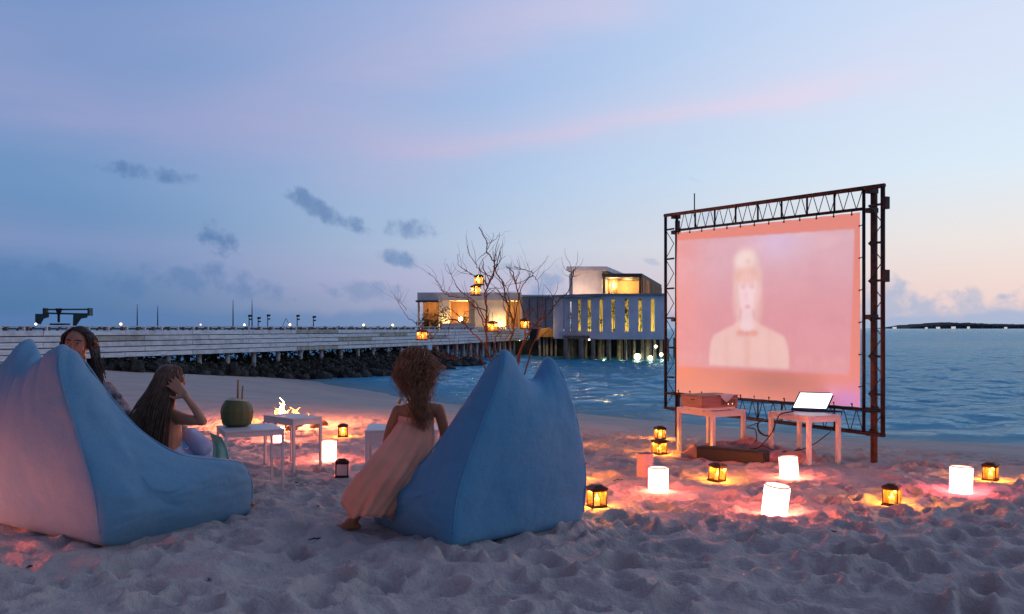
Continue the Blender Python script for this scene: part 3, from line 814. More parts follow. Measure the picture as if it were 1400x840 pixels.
# plants in front of the wing
for (px, py, w_, h_, n, lb) in ((584, 440, 1.0, 0.45, 260, 'low dark bush in front of the first lit opening'), (603, 430, 0.7, 0.45, 110, 'small spreading tree against the white pier of the wing'), (597, 443, 0.5, 0.3, 90, 'low bush beside the white pier of the wing'),
                            (633, 440, 0.35, 0.3, 60, 'small plant inside the middle lit opening')):
    m_ = MB(); y = DW - 1.0 if px != 633 else DW + 1.2
    leaves(m_, (X(px, y), y, Z(py, y)), w_ * 0.5, h_, n, 0.08, 0.24)
    m_.tube([(X(px, y), y, zf - 0.02), (X(px, y), y, Z(py, y))], [0.05, 0.03], 6)
    tag(m_.build('shrub', M_leaf), lb, 'shrub', 'planting along the white wing')

# ------------------------------------------------------------------ far island
DI = 2600.0
M_isl = mat('island_forest', (0.030, 0.050, 0.065), 0.95, vary=0.3, vscale=0.02)
mb = MB(); n = 260; pts = []
x0, x1 = X(1236, DI), X(1620, DI)
top = []
for i in range(n + 1):
    f = i / n; px = 1236 + 384 * f
    e = min(1, max(0, (px - 1238) / 22)); h = 10.5 * e + 6.5 * min(1, max(0, (px - 1262) / 40)) * (0.8 + 0.2 * math.sin(px * 0.03)) - 2.5 * min(1, max(0, (px - 1310) / 60))
    h *= 0.9 + 0.1 * random.random() + 0.12 * float(pn(px * 0.12, 0.5))
    top.append((x0 + (x1 - x0) * f, max(1.5, h)))
vs = []; fs = []
for i, (x, h) in enumerate(top):
    for (yo, zz) in ((0, WATER - 0.5), (6, h * 0.62), (40, h), (160, h * 0.9), (320, WATER - 0.5)):
        vs.append((x, DI + yo + random.uniform(-4, 4), zz * random.uniform(0.95, 1.05) if zz > 0 else zz))
for i in range(n):
    for k in range(4): fs.append((i * 5 + k, i * 5 + k + 1, (i + 1) * 5 + k + 1, (i + 1) * 5 + k))
isl = obj_from('distant_island', vs, fs, M_isl, None, False); fix_normals(isl); tag(isl, kind='structure')
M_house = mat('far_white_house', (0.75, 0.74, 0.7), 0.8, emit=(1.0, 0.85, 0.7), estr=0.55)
hl = ['white speck of a house off the island tip', 'pair of pale houses below the island tip', 'pale house on the island shore left of the bright one', 'brightest pale house on the far island shore', 'pale house right of the brightest one', 'lone pale house near the right of the island']
for (px, w_, h_), lb in zip(((1223, 9, 5), (1266.5, 5, 4), (1282.5, 9, 5), (1303.5, 10, 6), (1324, 5, 6), (1375, 6, 4.5)), hl):
    g = thing('far_house', lb, 'house', (X(px, DI - 12), DI - 12, WATER), group='houses on the far island shore')
    MB().box((0, 0, h_ / 2), (w_, 6, h_)).build('wall', M_house, g, world=False)
    o = MB().prism([(-w_ * .55, 0), (w_ * .55, 0), (0, h_ * 0.5)], lambda x, y: Vector((x, -3.4, h_ + y)), lambda x, y: Vector((x, 3.4, h_ + y))).build('roof', M_isl, g, world=False)

# ------------------------------------------------------------------ bean bags
def fabric(name, col, col2):
    m = bpy.data.materials.new(name); m.use_nodes = True
    t = NT(m.node_tree); b = t.n['Principled BSDF']
    P = t.new('ShaderNodeTexCoord').outputs['Object']
    c = t.mix(t.ss(t.noise(P, 2.5, 5, 0.6), 0.3, 0.7), col, col2)
    c = t.mix(t.ss(t.noise(P, 190, 2, 0.6), 0.52, 0.72), c, tuple(x * 0.82 for x in col[:3]) + (1,))
    t.l.new(c, b.inputs['Base Color']); b.inputs['Roughness'].default_value = 0.85
    b.inputs['Specular IOR Level'].default_value = 0.2; b.inputs['Sheen Weight'].default_value = 0.15
    h = t.m('ADD', t.m('MULTIPLY', t.noise(P, 420, 2, 0.6), 0.0012), t.m('MULTIPLY', t.noise(P, 9, 4, 0.55), 0.012))
    bn = t.new('ShaderNodeBump'); bn.inputs['Strength'].default_value = 0.8; bn.inputs['Distance'].default_value = 1.0
    t.l.new(h, bn.inputs['Height']); t.l.new(bn.outputs[0], b.inputs['Normal'])
    return m
M_bag = fabric('blue_grey_canvas', (0.085, 0.30, 0.48, 1), (0.115, 0.33, 0.49, 1))
M_bag2 = fabric('faded_blue_canvas', (0.125, 0.315, 0.46, 1), (0.165, 0.34, 0.46, 1))

def bean_bag(label, C, fv, wv, L, Wd, H, e0, e1, notch, mat_, earf=(0, 0), seed=1, eh=(1, 1), seat=1.0, ns=.7, group='bean bags on the sand'):
    prof = [(0.0, 0.0), (-.012, .035), (-.04, .28), (-.03, .62), (-.02, .86), (.005, .965), (.075, 1.0), (.155, .955), (.23, .76), (.32, .53), (.54, .385), (.80, .34), (.965, .33), (1.03, .20), (1.02, .04), (1.0, .0), (.5, .0)]
    cols = [0, .045, .16, .3, .42, .5, .58, .7, .84, .955, 1]
    NP, NC = len(prof), len(cols)
    fv = Vector((fv[0], fv[1], 0)).normalized(); wv = Vector((wv[0], wv[1], 0)).normalized()
    C = Vector((C[0], C[1], 0))
    def pos(f, z, s):
        k = min(1, max(0, (z - 0.26) / 0.74)); k = k * k * (3 - 2 * k) * 0.35 + k * 0.65
        w = (1 - k) * s + k * (e0 + (e1 - e0) * s)
        bul = math.sin(PI * min(1, z * 1.6)) * 0.035 if z < 0.62 else 0
        if s == 0: w -= bul
        if s == 1: w += bul
        mid = math.sin(PI * s)
        if f > .4: z *= seat
        zz = z * H; ff = f * L
        if z > 0.7:
            kk = ((z - 0.7) / 0.3)
            nd = math.sin(PI / 2 * max(0, (s - .12) / (ns - .12))) ** 1.5 if s < ns else math.cos(PI / 2 * min(1, (s - ns) / (.93 - ns))) ** 1.2
            zz -= notch * kk * nd
            zz *= 1 - kk * (1 - (eh[0] * (1 - s) + eh[1] * s))
            ff += (earf[0] * (1 - s) + earf[1] * s) * kk
        # the filling sags out on the back panel
        if f < 0.02 and 0.05 < z < 0.9: ff -= 0.05 * mid * math.sin(PI * z) * L
        if z < 0.02: zz -= 0.02
        return C + fv * ff + wv * (w * Wd) + Vector((0, 0, zz))
    vs = [pos(f, z, s) for s in cols for f, z in prof]
    fs = [(c * NP + i, c * NP + (i + 1) % NP, (c + 1) * NP + (i + 1) % NP, (c + 1) * NP + i) for c in range(NC - 1) for i in range(NP)]
    for c, sg in ((0, -1), (NC - 1, 1)):
        ring = []
        cen = pos(.22, .20, 0 if sg < 0 else 1)
        for fr_, bl in ((.80, .018), (.45, .045)):
            base = len(vs)
            for i in range(NP): vs.append(cen.lerp(vs[c * NP + i], fr_) + wv * sg * Wd * bl)
            ring.append(base)
        vs.append(cen + wv * sg * Wd * .055); ci = len(vs) - 1
        for i in range(NP):
            k = (i + 1) % NP
            fs.append((c * NP + i, c * NP + k, ring[0] + k, ring[0] + i)); fs.append((ring[0] + i, ring[0] + k, ring[1] + k, ring[1] + i)); fs.append((ring[1] + i, ring[1] + k, ci))
    o = obj_from('bean_bag', vs, fs, mat_, None, True); fix_normals(o)
    md = o.modifiers.new('s', 'SUBSURF'); md.levels = 3; md.render_levels = 3
    md = o.modifiers.new('m', 'SMOOTH'); md.factor = .5; md.iterations = 26
    bake(o)
    me = o.data; nv = len(me.vertices)
    co = np.empty(nv * 3); me.vertices.foreach_get('co', co); co = co.reshape(-1, 3)
    no = np.empty(nv * 3); me.vertices.foreach_get('normal', no); no = no.reshape(-1, 3)
    a = co[:, 0] * fv.x + co[:, 1] * fv.y; w = co[:, 0] * wv.x + co[:, 1] * wv.y; z = co[:, 2]
    top = np.clip((z / H - 0.45) / 0.55, 0, 1)
    rid = lambda x, y, sd: 1 - np.clip(np.abs(pn(x, y, sd)) * 3.2, 0, 1)
    d = 0.009 * fbm(a * 3 + w * 2, z * 3, 2, seed)
    d -= 0.011 * top ** 1.3 * rid((w - a) * 7 + 1.2 * pn(z * 3, w * 3, 2), z * 1.6, seed + 3)            # gathers below the corners
    d -= 0.005 * rid(w * 3 + a * 3 + z * 2.5, z * 5 - w * 1.5, seed + 5) * np.clip((z - .08) / .2, 0, 1)      # slack creases
    d -= 0.009 * np.exp(-((z - 0.20 * H) / 0.10) ** 2) * rid(w * 4 + a * 4, z * 13, seed + 9)
    d += 0.004 * pn(w * 6 + a * 6 + z * 1.2, z * 12, seed + 5)
    co += no * d[:, None]
    me.vertices.foreach_set('co', co.ravel()); me.update()
    def spl(P_, n_=6):
        out_ = []
        for i in range(len(P_) - 1):
            p0, p1, p2, p3 = P_[max(0, i - 1)], P_[i], P_[i + 1], P_[min(len(P_) - 1, i + 2)]
            for k in range(n_):
                f = k / n_; out_.append(.5 * ((2 * p1) + (p2 - p0) * f + (2 * p0 - 5 * p1 + 4 * p2 - p3) * f * f + (3 * p1 - p0 - 3 * p2 + p3) * f ** 3))
        return out_ + [P_[-1]]
    tag(o, label, 'bean bag', group)
    for c in (0, NC - 1):
        P_ = [Vector(co[c * NP + i]) for i in range(1, NP - 2)]
        MB().tube(spl(P_), .0055, 6).build('seam', mat_, o, True)
    return o
bagL = bean_bag('large blue-grey bean bag with woman and long haired girl behind it', (-2.33, 5.15), (.54, .84), (-.84, .54), 1.10, 1.31, 1.17, .37, .97, 0.15, M_bag2, (0.0, 0.24), 3, (1, 1.04), 1.0, .72)
bagR = bean_bag('blue bean bag with two pointed corners, curly haired girl leaning on it', (-.335, 5.13), (-.62, .78), (.78, .62), 0.90, 1.0, 1.145, .40, .90, 0.19, M_bag, (0.0, 0.16), 8, (1, .95), .80, .62)
bagS = bean_bag('rumpled low blue bag between the long haired girl and the coconut table', (-2.62, 6.72), (.9, .43), (-.43, .9), 0.62, 0.62, 0.66, .2, .8, 0.10, M_bag, (0.02, 0.05), 14)
bagW = bean_bag('purple-blue bean bag at the left edge behind the large bean bag', (-4.45, 6.9), (.54, .84), (-.84, .54), 0.95, 1.2, 1.1, .3, .75, 0.16, M_bag, (0.02, 0.1), 19)

# ------------------------------------------------------------------ projection screen on its truss frame
FL, FR = Vector((1.97, 11.10, 0)), Vector((3.295, 8.40, 0))
FD = (FR - FL); FN = Vector((FD.y, -FD.x, 0)).normalized()       # FN: away from the viewers
if FN.y < 0: FN = -FN
def fp(t_, z, off=0.0): return FL + FD * t_ + FN * off + Vector((0, 0, z))
zT = lambda t_: 2.635 + (2.545 - 2.635) * t_          # top chord
zI = lambda t_: 2.435 + (2.355 - 2.435) * t_          # inner top chord
zJ = lambda t_: 0.448 + (0.492 - 0.448) * t_          # inner bottom chord
zB = lambda t_: 0.262 + (0.276 - 0.262) * t_          # bottom chord
fr = thing('screen_frame', 'large dark truss frame on two rusty posts holding the film screen', 'frame', (fp(.5, 0).x, fp(.5, 0).y, 0))
def ftube(nm, t0, z0, t1, z1, r_, m_, off=0.0): return MB().tube([fp(t0, z0, off), fp(t1, z1, off)], r_, 10).build(nm, m_, fr, True)
tl, tr, til, tir = -0.054, 1.053, 0.022, 0.980
ftube('top_chord', tl - .006, zT(tl), tr + .006, zT(tr), 0.021, M_rust)
ftube('inner_top_chord', til, zI(til), tir, zI(tir), 0.015, M_black)
ftube('inner_bottom_chord', tl, zJ(tl), tr, zJ(tr), 0.016, M_black)
ftube('bottom_chord', tl - .006, zB(tl), tr + .006, zB(tr), 0.019, M_tubes)
ftube('outer_upright', tl, zB(tl), tl, zT(tl), 0.019, M_black)
ftube('outer_upright', tr, zB(tr), tr, zT(tr), 0.021, M_tubes)
ftube('inner_upright', til, zB(til), til, zT(til), 0.017, M_black)
ftube('inner_upright', tir, zB(tir), tir, zT(tir), 0.016, M_black)
for t_, zt_ in ((0.0, 2.56), (1.0015, 2.50)):
    p = fp(t_, 0, 0.06); g0 = gz(p.x, p.y)
    MB().tube([fp(t_, g0 - 0.25, 0.06), fp(t_, zt_, 0.06)], 0.031, 14).build('post', M_rust, fr, True)
    for zc in (zT(t_) - 0.03, zI(t_) - .02, 1.35, zJ(t_), zB(t_)):
        MB().box(fp(t_, zc, 0.035), (0.06, 0.10, 0.045), rz=math.atan2(FD.y, FD.x)).build('clamp', M_black, fr)
nb = 16
for k in range(1, nb):
    if k % 2: continue
    t_ = til + (tir - til) * k / nb
    ftube('strut', t_, zI(t_), t_, zT(t_), 0.011, M_black)
    ftube('strut', t_, zB(t_), t_, zJ(t_), 0.009, M_black)
for k in range(nb + 2):
    w_ = (tir - til) / (nb + 2); t_ = til + w_ * k
    for a, b_ in ((zI, zT), (zJ, zB)):
        ftube('brace_rod', t_, b_(t_) if a is zI else b_(t_), t_ + w_ * .45, a(t_), 0.0042, M_black)
        ftube('brace_rod', t_ + w_ * .45, a(t_), t_ + w_ * .95, b_(t_), 0.0042, M_black)
for t0, t1 in ((tl, til - .02), (tir + .02, tr)):
    zs = [zB(t0) + 0.02 + (zI(t0) - zB(t0)) * k / 6.0 for k in range(7)]
    for k, z in enumerate(zs):
        if k: ftube('rung', t0, z, t1, z, 0.011, M_black)
        if k < 6:
            zm = (zs[k] + zs[k + 1]) / 2
            ftube('brace_rod', t0, zs[k], t1, zm, 0.0045, M_black); ftube('brace_rod', t1, zm, t0, zs[k + 1], 0.0045, M_black)
for z in (2.38, 1.72): MB().box(fp(tr + .012, z), (0.04, 0.05, 0.11), rz=math.atan2(FD.y, FD.x)).build('coupling', M_black, fr)
MB().tube([fp(til + .115, zT(.1)), fp(til + .115, zT(.1) + .21)], 0.007, 6).build('spike', M_black, fr, True)

# the projected picture plus painted border light, one colour per vertex of the cloth
def srgb(a): a = np.asarray(a, float) / 255.0; return np.where(a <= .04045, a / 12.92, ((a + .055) / 1.055) ** 2.4)
NU, NV = 300, 220
u, v = np.meshgrid(np.linspace(0, 1, NU), np.linspace(0, 1, NV))
sst = lambda x, a, b_: (lambda q: q * q * (3 - 2 * q))(np.clip((x - a) / (b_ - a), 0, 1))
def over(base, col, k): return base * (1 - k[..., None]) + srgb(col) * k[..., None]
border_light = over(np.ones((NV, NU, 3)) * srgb((228, 138, 124)), (246, 144, 108), sst(u, .22, 0) * sst(v, 1.1, .1))  # salmon light falling on the border, painted in, more orange at the left
low = sst(v, .20, .0)
border_light = over(border_light, (232, 146, 122), low * sst(u, .75, .2)); border_light = over(border_light, (176, 116, 106), np.exp(-((u - .60) / .22) ** 2 - ((v - .11) / .09) ** 2) * .8)  # ends with a painted shadow patch low on the border
border_light = over(border_light, (205, 140, 205), np.exp(-((u - .95) / .10) ** 2 - ((v - .03) / .07) ** 2) * .9)  # laptop glow on the lower right corner, painted in
pic = np.ones((NV, NU, 3)) * srgb((218, 158, 170))
pic = over(pic, (219, 184, 200), sst(v, .45, .85) * .9)
pic = over(pic, (236, 160, 160), sst(u, .28, .0) * .85)
cl = fbm(u * 2.2 + v, v * 5, 4, 3)
pic = over(pic, (232, 200, 212), sst(cl, .0, .7) * sst(v, .5, .9) * .8)
pic = over(pic, (216, 198, 232), np.exp(-((u - .62) / .12) ** 2 - ((v - .88) / .09) ** 2) * .9)
pic = over(pic, (206, 146, 158), sst(cl, -.1, -.6) * .5)
pic = over(pic, (226, 178, 176), np.exp(-((v - .225) / .035) ** 2) * .6 * sst(pn(u * 30, v * 8, 3), -.5, .5))
Wm, Hm = 2.86, 1.90
def ell(cx, cy, rx, ry, soft=.15, pw=2.0):
    q = ((np.abs(u - cx) * Wm / rx) ** pw + (np.abs(v - cy) * Hm / ry) ** pw) ** (1 / pw)
    return sst(q, 1 + soft, 1 - soft)
cx = .447
# body in a pale cardigan, neck, face, fringe and pinned-up hair
sh_ = np.clip((v - .16) / (.42 - .16), 0, 1)
halfw = .225 - .075 * sh_ ** 4 - .10 * np.clip((v - .36) / .09, 0, 1)
body = sst(np.abs(u - cx + .002), halfw + .006, halfw - .006) * sst(v, .462, .445) * sst(v, .175, .185)
knit = .5 + .5 * np.sin(u * 420) * np.sin(v * 300)
pic = over(pic, (238, 206, 202), body * .95)
pic = over(pic, (226, 178, 172), body * sst(np.abs(np.abs(u - cx) - .125), .02, .0) * .3)
pic = over(pic, (228, 190, 186), body * knit * .30)
pic = over(pic, (224, 168, 160), body * sst(np.abs(u - cx), .028, .008) * sst(v, .40, .33) * .4)
pic = over(pic, (240, 218, 226), ell(cx, .455, .10, .15))
pic = over(pic, (244, 222, 230), ell(cx, .415, .13, .07) * .6)
pic = over(pic, (238, 210, 204), np.clip(ell(cx + .002, .685, .235, .33, .22) + ell(cx - .055, .56, .09, .20, .5) * .7 + ell(cx + .06, .55, .085, .22, .5) * .7, 0, 1) * (.70 + .14 * np.sin(u * 330 + 5 * np.sin(v * 13))))
pic = over(pic, (248, 234, 230), ell(cx - .012, .80, .17, .11, .5) * .85); pic = over(pic, (226, 186, 180), ell(cx + .008, .79, .05, .03, .6) * .5)
pic = over(pic, (246, 222, 230), ell(cx + .004, .612, .172, .215, .14, 2.1))
fr_ = ell(cx - .004, .705, .20, .105, .4) * (0.75 + .25 * np.sin(u * 260 + 3 * np.sin(v * 20)))
pic = over(pic, (234, 186, 166), fr_ * .75)
for sx_ in (-1, 1):
    pic = over(pic, (190, 150, 164), ell(cx + .004 + sx_ * .027, .640, .036, .015, .7) * .6)
    pic = over(pic, (226, 186, 190), ell(cx + .004 + sx_ * .026, .655, .04, .010, .6) * .6)
    pic = over(pic, (234, 202, 200), sst(np.abs(u - cx - sx_ * (.070 + .02 * np.sin(v * 9))), .016, .004) * sst(v, .40, .52) * sst(v, .72, .62) * .8)
pic = over(pic, (228, 190, 202), sst(np.abs(u - cx + .006), .012, .002) * sst(v, .55, .57) * sst(v, .63, .60) * .5)
pic = over(pic, (214, 150, 160), ell(cx + .004, .528, .048, .018, .4) * .8)
for sx_ in (-1, 1): pic = over(pic, (222, 158, 146), ell(cx + sx_ * .036, .375, .085, .035, .35) * .8)
pic = over(pic, (214, 146, 136), ell(cx, .375, .03, .03, .4) * .8)
inside = sst(u, -.002, .016) * sst(u, .988 - .03 * (1 - v), .974 - .03 * (1 - v)) * sst(v, .148, .180) * sst(v, .960 - .035 * u, .944 - .035 * u) * .92
pic = pic * np.array([.99, .985, .97])
pic *= (1 + .05 * fbm(u * 9, v * 7, 4, 21) + .03 * fbm(u * 40, v * 30, 2, 4))[..., None]
def blur(a, n):
    for _ in range(n):
        a = np.pad(a, ((1, 1), (1, 1), (0, 0)), 'edge'); a = (a[1:-1, 1:-1] * 2 + a[:-2, 1:-1] + a[2:, 1:-1] + a[1:-1, :-2] + a[1:-1, 2:]) / 6
    return a
pic = blur(pic, 7)
img = border_light * (1 - inside[..., None]) + pic * inside[..., None]
t0c, t1c = 0.026, 0.968
TT = t0c + (t1c - t0c) * u
top = (2.435 - .03) + (2.355 - 2.435) * TT; bot = (0.448 + .018) + (.492 - .448) * TT
bot = bot + .004 * np.sin(u * PI * 14) ** 2; top = top - .004 * np.sin(u * PI * 12) ** 2
ZZ = bot + (top - bot) * v
off = 0.004 * np.sin(u * 21) * (1 - v) + .012 * fbm(u * 3, v * 2, 2, 5) - .012
XX = FL.x + FD.x * TT + FN.x * off; YY = FL.y + FD.y * TT + FN.y * off
mc = bpy.data.materials.new('screen_cloth'); mc.use_nodes = True
t = NT(mc.node_tree); b = t.n['Principled BSDF']
aa = t.new('ShaderNodeAttribute'); aa.attribute_name = 'picture'  # holds the picture and the painted border light
b.inputs['Base Color'].default_value = (0.24, 0.20, 0.19, 1); b.inputs['Roughness'].default_value = 0.9; b.inputs['Specular IOR Level'].default_value = 0.1
P = t.new('ShaderNodeTexCoord').outputs['Object']
bn = t.new('ShaderNodeBump'); bn.inputs['Strength'].default_value = .5; bn.inputs['Distance'].default_value = 1
t.l.new(t.m('MULTIPLY', t.noise(P, 5, 4), .02), bn.inputs['Height']); t.l.new(bn.outputs[0], b.inputs['Normal'])
t.l.new(aa.outputs['Color'], b.inputs['Emission Color']); b.inputs['Emission Strength'].default_value = 0.86
cloth = grid_mesh('film_screen', XX, YY, ZZ, mc)
ca = cloth.data.attributes.new('picture', 'FLOAT_COLOR', 'POINT')
ca.data.foreach_set('color', np.concatenate([img, np.ones((NV, NU, 1))], -1).astype(np.float32).ravel())
md = cloth.modifiers.new('s', 'SOLIDIFY'); md.thickness = .003
tag(cloth, 'salmon lit cloth film screen showing a pale girl with a fringe in a cardigan', 'film screen')
mb = MB()
for k in range(13):
    t_ = t0c + (t1c - t0c) * (k + .2) / 12.6; mb.tube([fp(t_, zI(t_) + .012, -.015), fp(t_, zI(t_) - .04, -.02)], .006, 6); mb.ball(fp(t_, zI(t_) - .045, -.02), .010, 8)
    mb.tube([fp(t_, zJ(t_) + .05, -.015), fp(t_, zJ(t_) - .01, -.015)], .006, 6); mb.ball(fp(t_, zJ(t_) + .045, -.02), .009, 8)
for k in range(6):
    z = .7 + k * .3
    for t_, e in ((t0c, til), (t1c, tir)): mb.tube([fp(t_, z, -.01), fp(e, z + .01, -.012)], .005, 6); mb.ball(fp(t_, z, -.02), .008, 8)
tag(mb.build('ties', M_black, cloth), kind='stuff')

# ------------------------------------------------------------------ tables
def side_table(label, O, u_, v_, h, leg, apron, group='white side tables on the sand'):
    """O: one corner, u_ and v_: the two sides (2-D)"""
    O, u_, v_ = Vector((*O, 0)), Vector((*u_, 0)), Vector((*v_, 0))
    c = O + (u_ + v_) / 2
    g0 = 0
    g = thing('side_table', label, 'table', (c.x, c.y, g0), group=group)
    ud, vd = u_.normalized(), v_.normalized()
    rz = math.atan2(ud.y, ud.x)
    o = MB().box((c.x, c.y, g0 + h - .008), (u_.length, v_.length, .016), rz).build('tabletop', M_tablew, g); bevel(o, .003)
    hl = leg / 2
    for a in (0, 1):
        for b_ in (0, 1):
            p = O + u_ * a + v_ * b_ + ud * (hl if a == 0 else -hl) + vd * (hl if b_ == 0 else -hl)
            gg = min(gz(p.x, p.y), .03) - .05
            o = MB().box((p.x, p.y, (gg + g0 + h - .0165) / 2), (leg - .002, leg - .002, g0 + h - .0165 - gg), rz).build('leg', M_tablew, g); bevel(o, .002)
    for a, e, dd in ((O, u_, vd), (O + v_, u_, -vd), (O, v_, ud), (O + u_, v_, -ud)):
        en = e.normalized(); p0, p1 = a + en * leg, a + e - en * leg
        m_ = (p0 + p1) / 2 + dd * (hl - .001)
        MB().box((m_.x, m_.y, g0 + h - .017 - apron / 2), ((p1 - p0).length, leg * .7, apron), math.atan2(en.y, en.x)).build('apron', M_tablew, g)
    return g
side_table('white square side table carrying the green coconut', (-1.78, 7.12), (-.408, -.19), (-.21, .453), .46, .023, .033)
side_table('white side table in front of the fire, behind the coconut table', (-1.9, 7.9), (.21, .213), (-.355, .35), .46, .025, .045)
side_table('white side table half hidden by the curly haired girl', (-1.14, 7.05), (.56, .06), (-.05, .5), .455, .03, .10)
side_table('white table carrying the wooden projector box', (1.93, 8.75), (-.257, .50), (.37, .19), .447, .038, .042, 'white tables in front of the screen')
side_table('white table carrying the open glowing laptop', (2.69, 8.25), (.35, .15), (-.22, .52), .447, .038, .042, 'white tables in front of the screen')

# ------------------------------------------------------------------ projector, laptop, speaker box, blanket, cables
M_ven = mat('projector_wood', (0.36, 0.17, 0.13), 0.5, vary=0.3, vscale=5, stretch=(1, 1, 8))
M_slat = mat('dark_vent', (0.03, 0.025, 0.025), 0.5)
pz = .4475
pu = Vector((.25, -.50, 0)).normalized(); pv = Vector((.37, .19, 0)).normalized(); prz = math.atan2(pv.y, pv.x)
pc = Vector((1.935, 8.93, 0))
pj = thing('projector', 'wide brown projector box with a white sheet over one corner', 'projector', (pc.x, pc.y, pz))
MB().box((0, 0, .02), (.40, .30, .026), prz).build('base_plate', M_tablew, pj, world=False)
for a, b_ in ((-1, -1), (1, -1), (-1, 1), (1, 1)):
    q = pv * (a * .16) - pu * (b_ * .11); MB().lathe((q.x, q.y, 0), [(.016, 0), (.016, .007)], 10).build('foot', M_slat, pj, world=False)
o = MB().box((0, 0, .088), (.44, .33, .108), prz).build('body', M_ven, pj, world=False); bevel(o, .006)
o = MB().box((0, 0, .146), (.445, .335, .008), prz).build('lid', M_ven, pj, world=False)
for k in range(9):
    q = pv * (.02 + k * .02) + pu * .1655; MB().box((q.x, q.y, .085), (.008, .004, .05), prz).build('vent_slat', M_slat, pj, world=False)
for k in range(2):
    q = pv * (.10 + k * .05) + pu * .167; MB().ball((q.x, q.y, .065), .006, 8).build('indicator_lamp', M_bulbd, pj, True, world=False)
q = -pv * .223 + pu * .02; MB().box((q.x, q.y, .11), (.004, .05, .012), prz).build('badge', M_slat, pj, world=False)
cs = MB(); vs = []
for i in range(7):
    for j in range(5):
        a, b_ = .00 + i * .033, j / 4.0
        q = pv * a + pu * (.172 if j >= 1 else .08)
        z = .153 if j == 0 else .154 - (j - 1) * .025 * max(0.05, 1 - abs(i - 2.2) / 3.0)
        vs.append((q.x + random.uniform(-.002, .002), q.y - (.002 * j), z + (.004 * math.sin(i * 2)) * (j == 0)))
o = obj_from('white_sheet', vs, [(i * 5 + j, (i + 1) * 5 + j, (i + 1) * 5 + j + 1, i * 5 + j + 1) for i in range(6) for j in range(4)], M_tablew, None, True); o.location = (pc.x, pc.y, pz)
md = o.modifiers.new('s', 'SOLIDIFY'); md.thickness = .002
tag(o, 'small white sheet draped over the edge of the brown projector', 'sheet')

M_laps = mat('laptop_shell', (0.03, 0.035, 0.07), 0.35, 0.5)
M_lcd = mat('laptop_picture', (0.9, 0.9, 1), 0.3, emit=(0.93, 0.96, 1.0), estr=2.2)
hz = pz
A = Vector((2.70, 8.80, hz + .020)); B = A + Vector((.30, -.16, 0)).normalized() * .33
hd = (B - A).normalized(); hn = Vector((-hd.y, hd.x, 0))
if hn.y < 0: hn = -hn
lp = thing('laptop', 'open laptop with a glowing white display on the right table', 'laptop', (A.x, A.y, hz))
bd = Vector((.80, -.55, 0)).normalized()
upv = (hn * .16 + Vector((.05, 0, 0)) + Vector((0, 0, .155)))
q0, q1, q2, q3 = A, B, B + upv, A + upv
nn = (q1 - q0).cross(q3 - q0).normalized()
if nn.y > 0: nn = -nn
def slab(nm, pts, th, m_, n_, par):
    vs = list(pts) + [p - n_ * th for p in pts]
    o = obj_from(nm, vs, [(0, 1, 2, 3), (7, 6, 5, 4), (0, 4, 5, 1), (1, 5, 6, 2), (2, 6, 7, 3), (3, 7, 4, 0)], m_, par, False); fix_normals(o); return o
slab('lid', (q0, q1, q2, q3), .008, M_laps, nn, lp)
ins = lambda a, b_: q0 + (q1 - q0) * a + (q3 - q0) * b_ + nn * .0015
slab('display', (ins(.04, .08), ins(.96, .08), ins(.96, .94), ins(.04, .94)), .001, M_lcd, nn, lp)
fw = Vector((.17, -.13, 0))
b0, b1 = A + Vector((0, -.004, 0)), B + Vector((.03, .02, 0))
slab('keyboard_deck', tuple(Vector((p.x, p.y, hz + .018)) for p in (b0, b0 + fw * .8, b1 + fw * .55, b1)), .016, M_laps, Vector((0, 0, 1)), lp)
mb = MB()
for i in range(11):
    for j in range(4):
        p = b0.lerp(b1, .1 + .8 * i / 10.0) + fw * (.12 + .10 * j); mb.box((p.x, p.y, hz + .0195), (.016, .013, .003), math.atan2(hd.y, hd.x))
tag(mb.build('keys', M_slat, lp), kind='stuff')

M_spk = mat('dark_speaker_grille', (0.030, 0.022, 0.018), 0.7, vary=0.4, vscale=30, bump=.4, bscale=150, bdist=.003)
sa, sb = Vector((1.80, 8.72, 0)), Vector((2.34, 8.36, 0)); sd_ = (sb - sa).normalized(); sn = Vector((-sd_.y, sd_.x, 0)); srz = math.atan2(sd_.y, sd_.x); sc = (sa + sb) / 2
sp = thing('speaker_box', 'long low dark speaker box lying on the sand before the tables', 'speaker', (sc.x, sc.y, 0))
sl = (sb - sa).length; g0 = min(gz(sa.x, sa.y), gz(sb.x, sb.y), gz(sc.x, sc.y)) + .022
o = MB().box((0, .08 * 0, g0 + .055), (sl, .17, .150), srz).build('cabinet', M_spk, sp, world=False); bevel(o, .006)
MB().box((0 - sn.x * .0865, -sn.y * .0865, g0 + .062), (sl - .02, .004, .105), srz).build('grille', M_slat, sp, world=False)
MB().box((0, 0, g0 + .1315), (sl - .15, .07, .004), srz).build('top_panel', M_slat, sp, world=False)
for k in (-1, 1): MB().box((sd_.x * (sl / 2 + .003) * k, sd_.y * (sl / 2 + .003) * k, g0 + .075), (.006, .09, .03), srz).build('handle', M_black, sp, world=False)

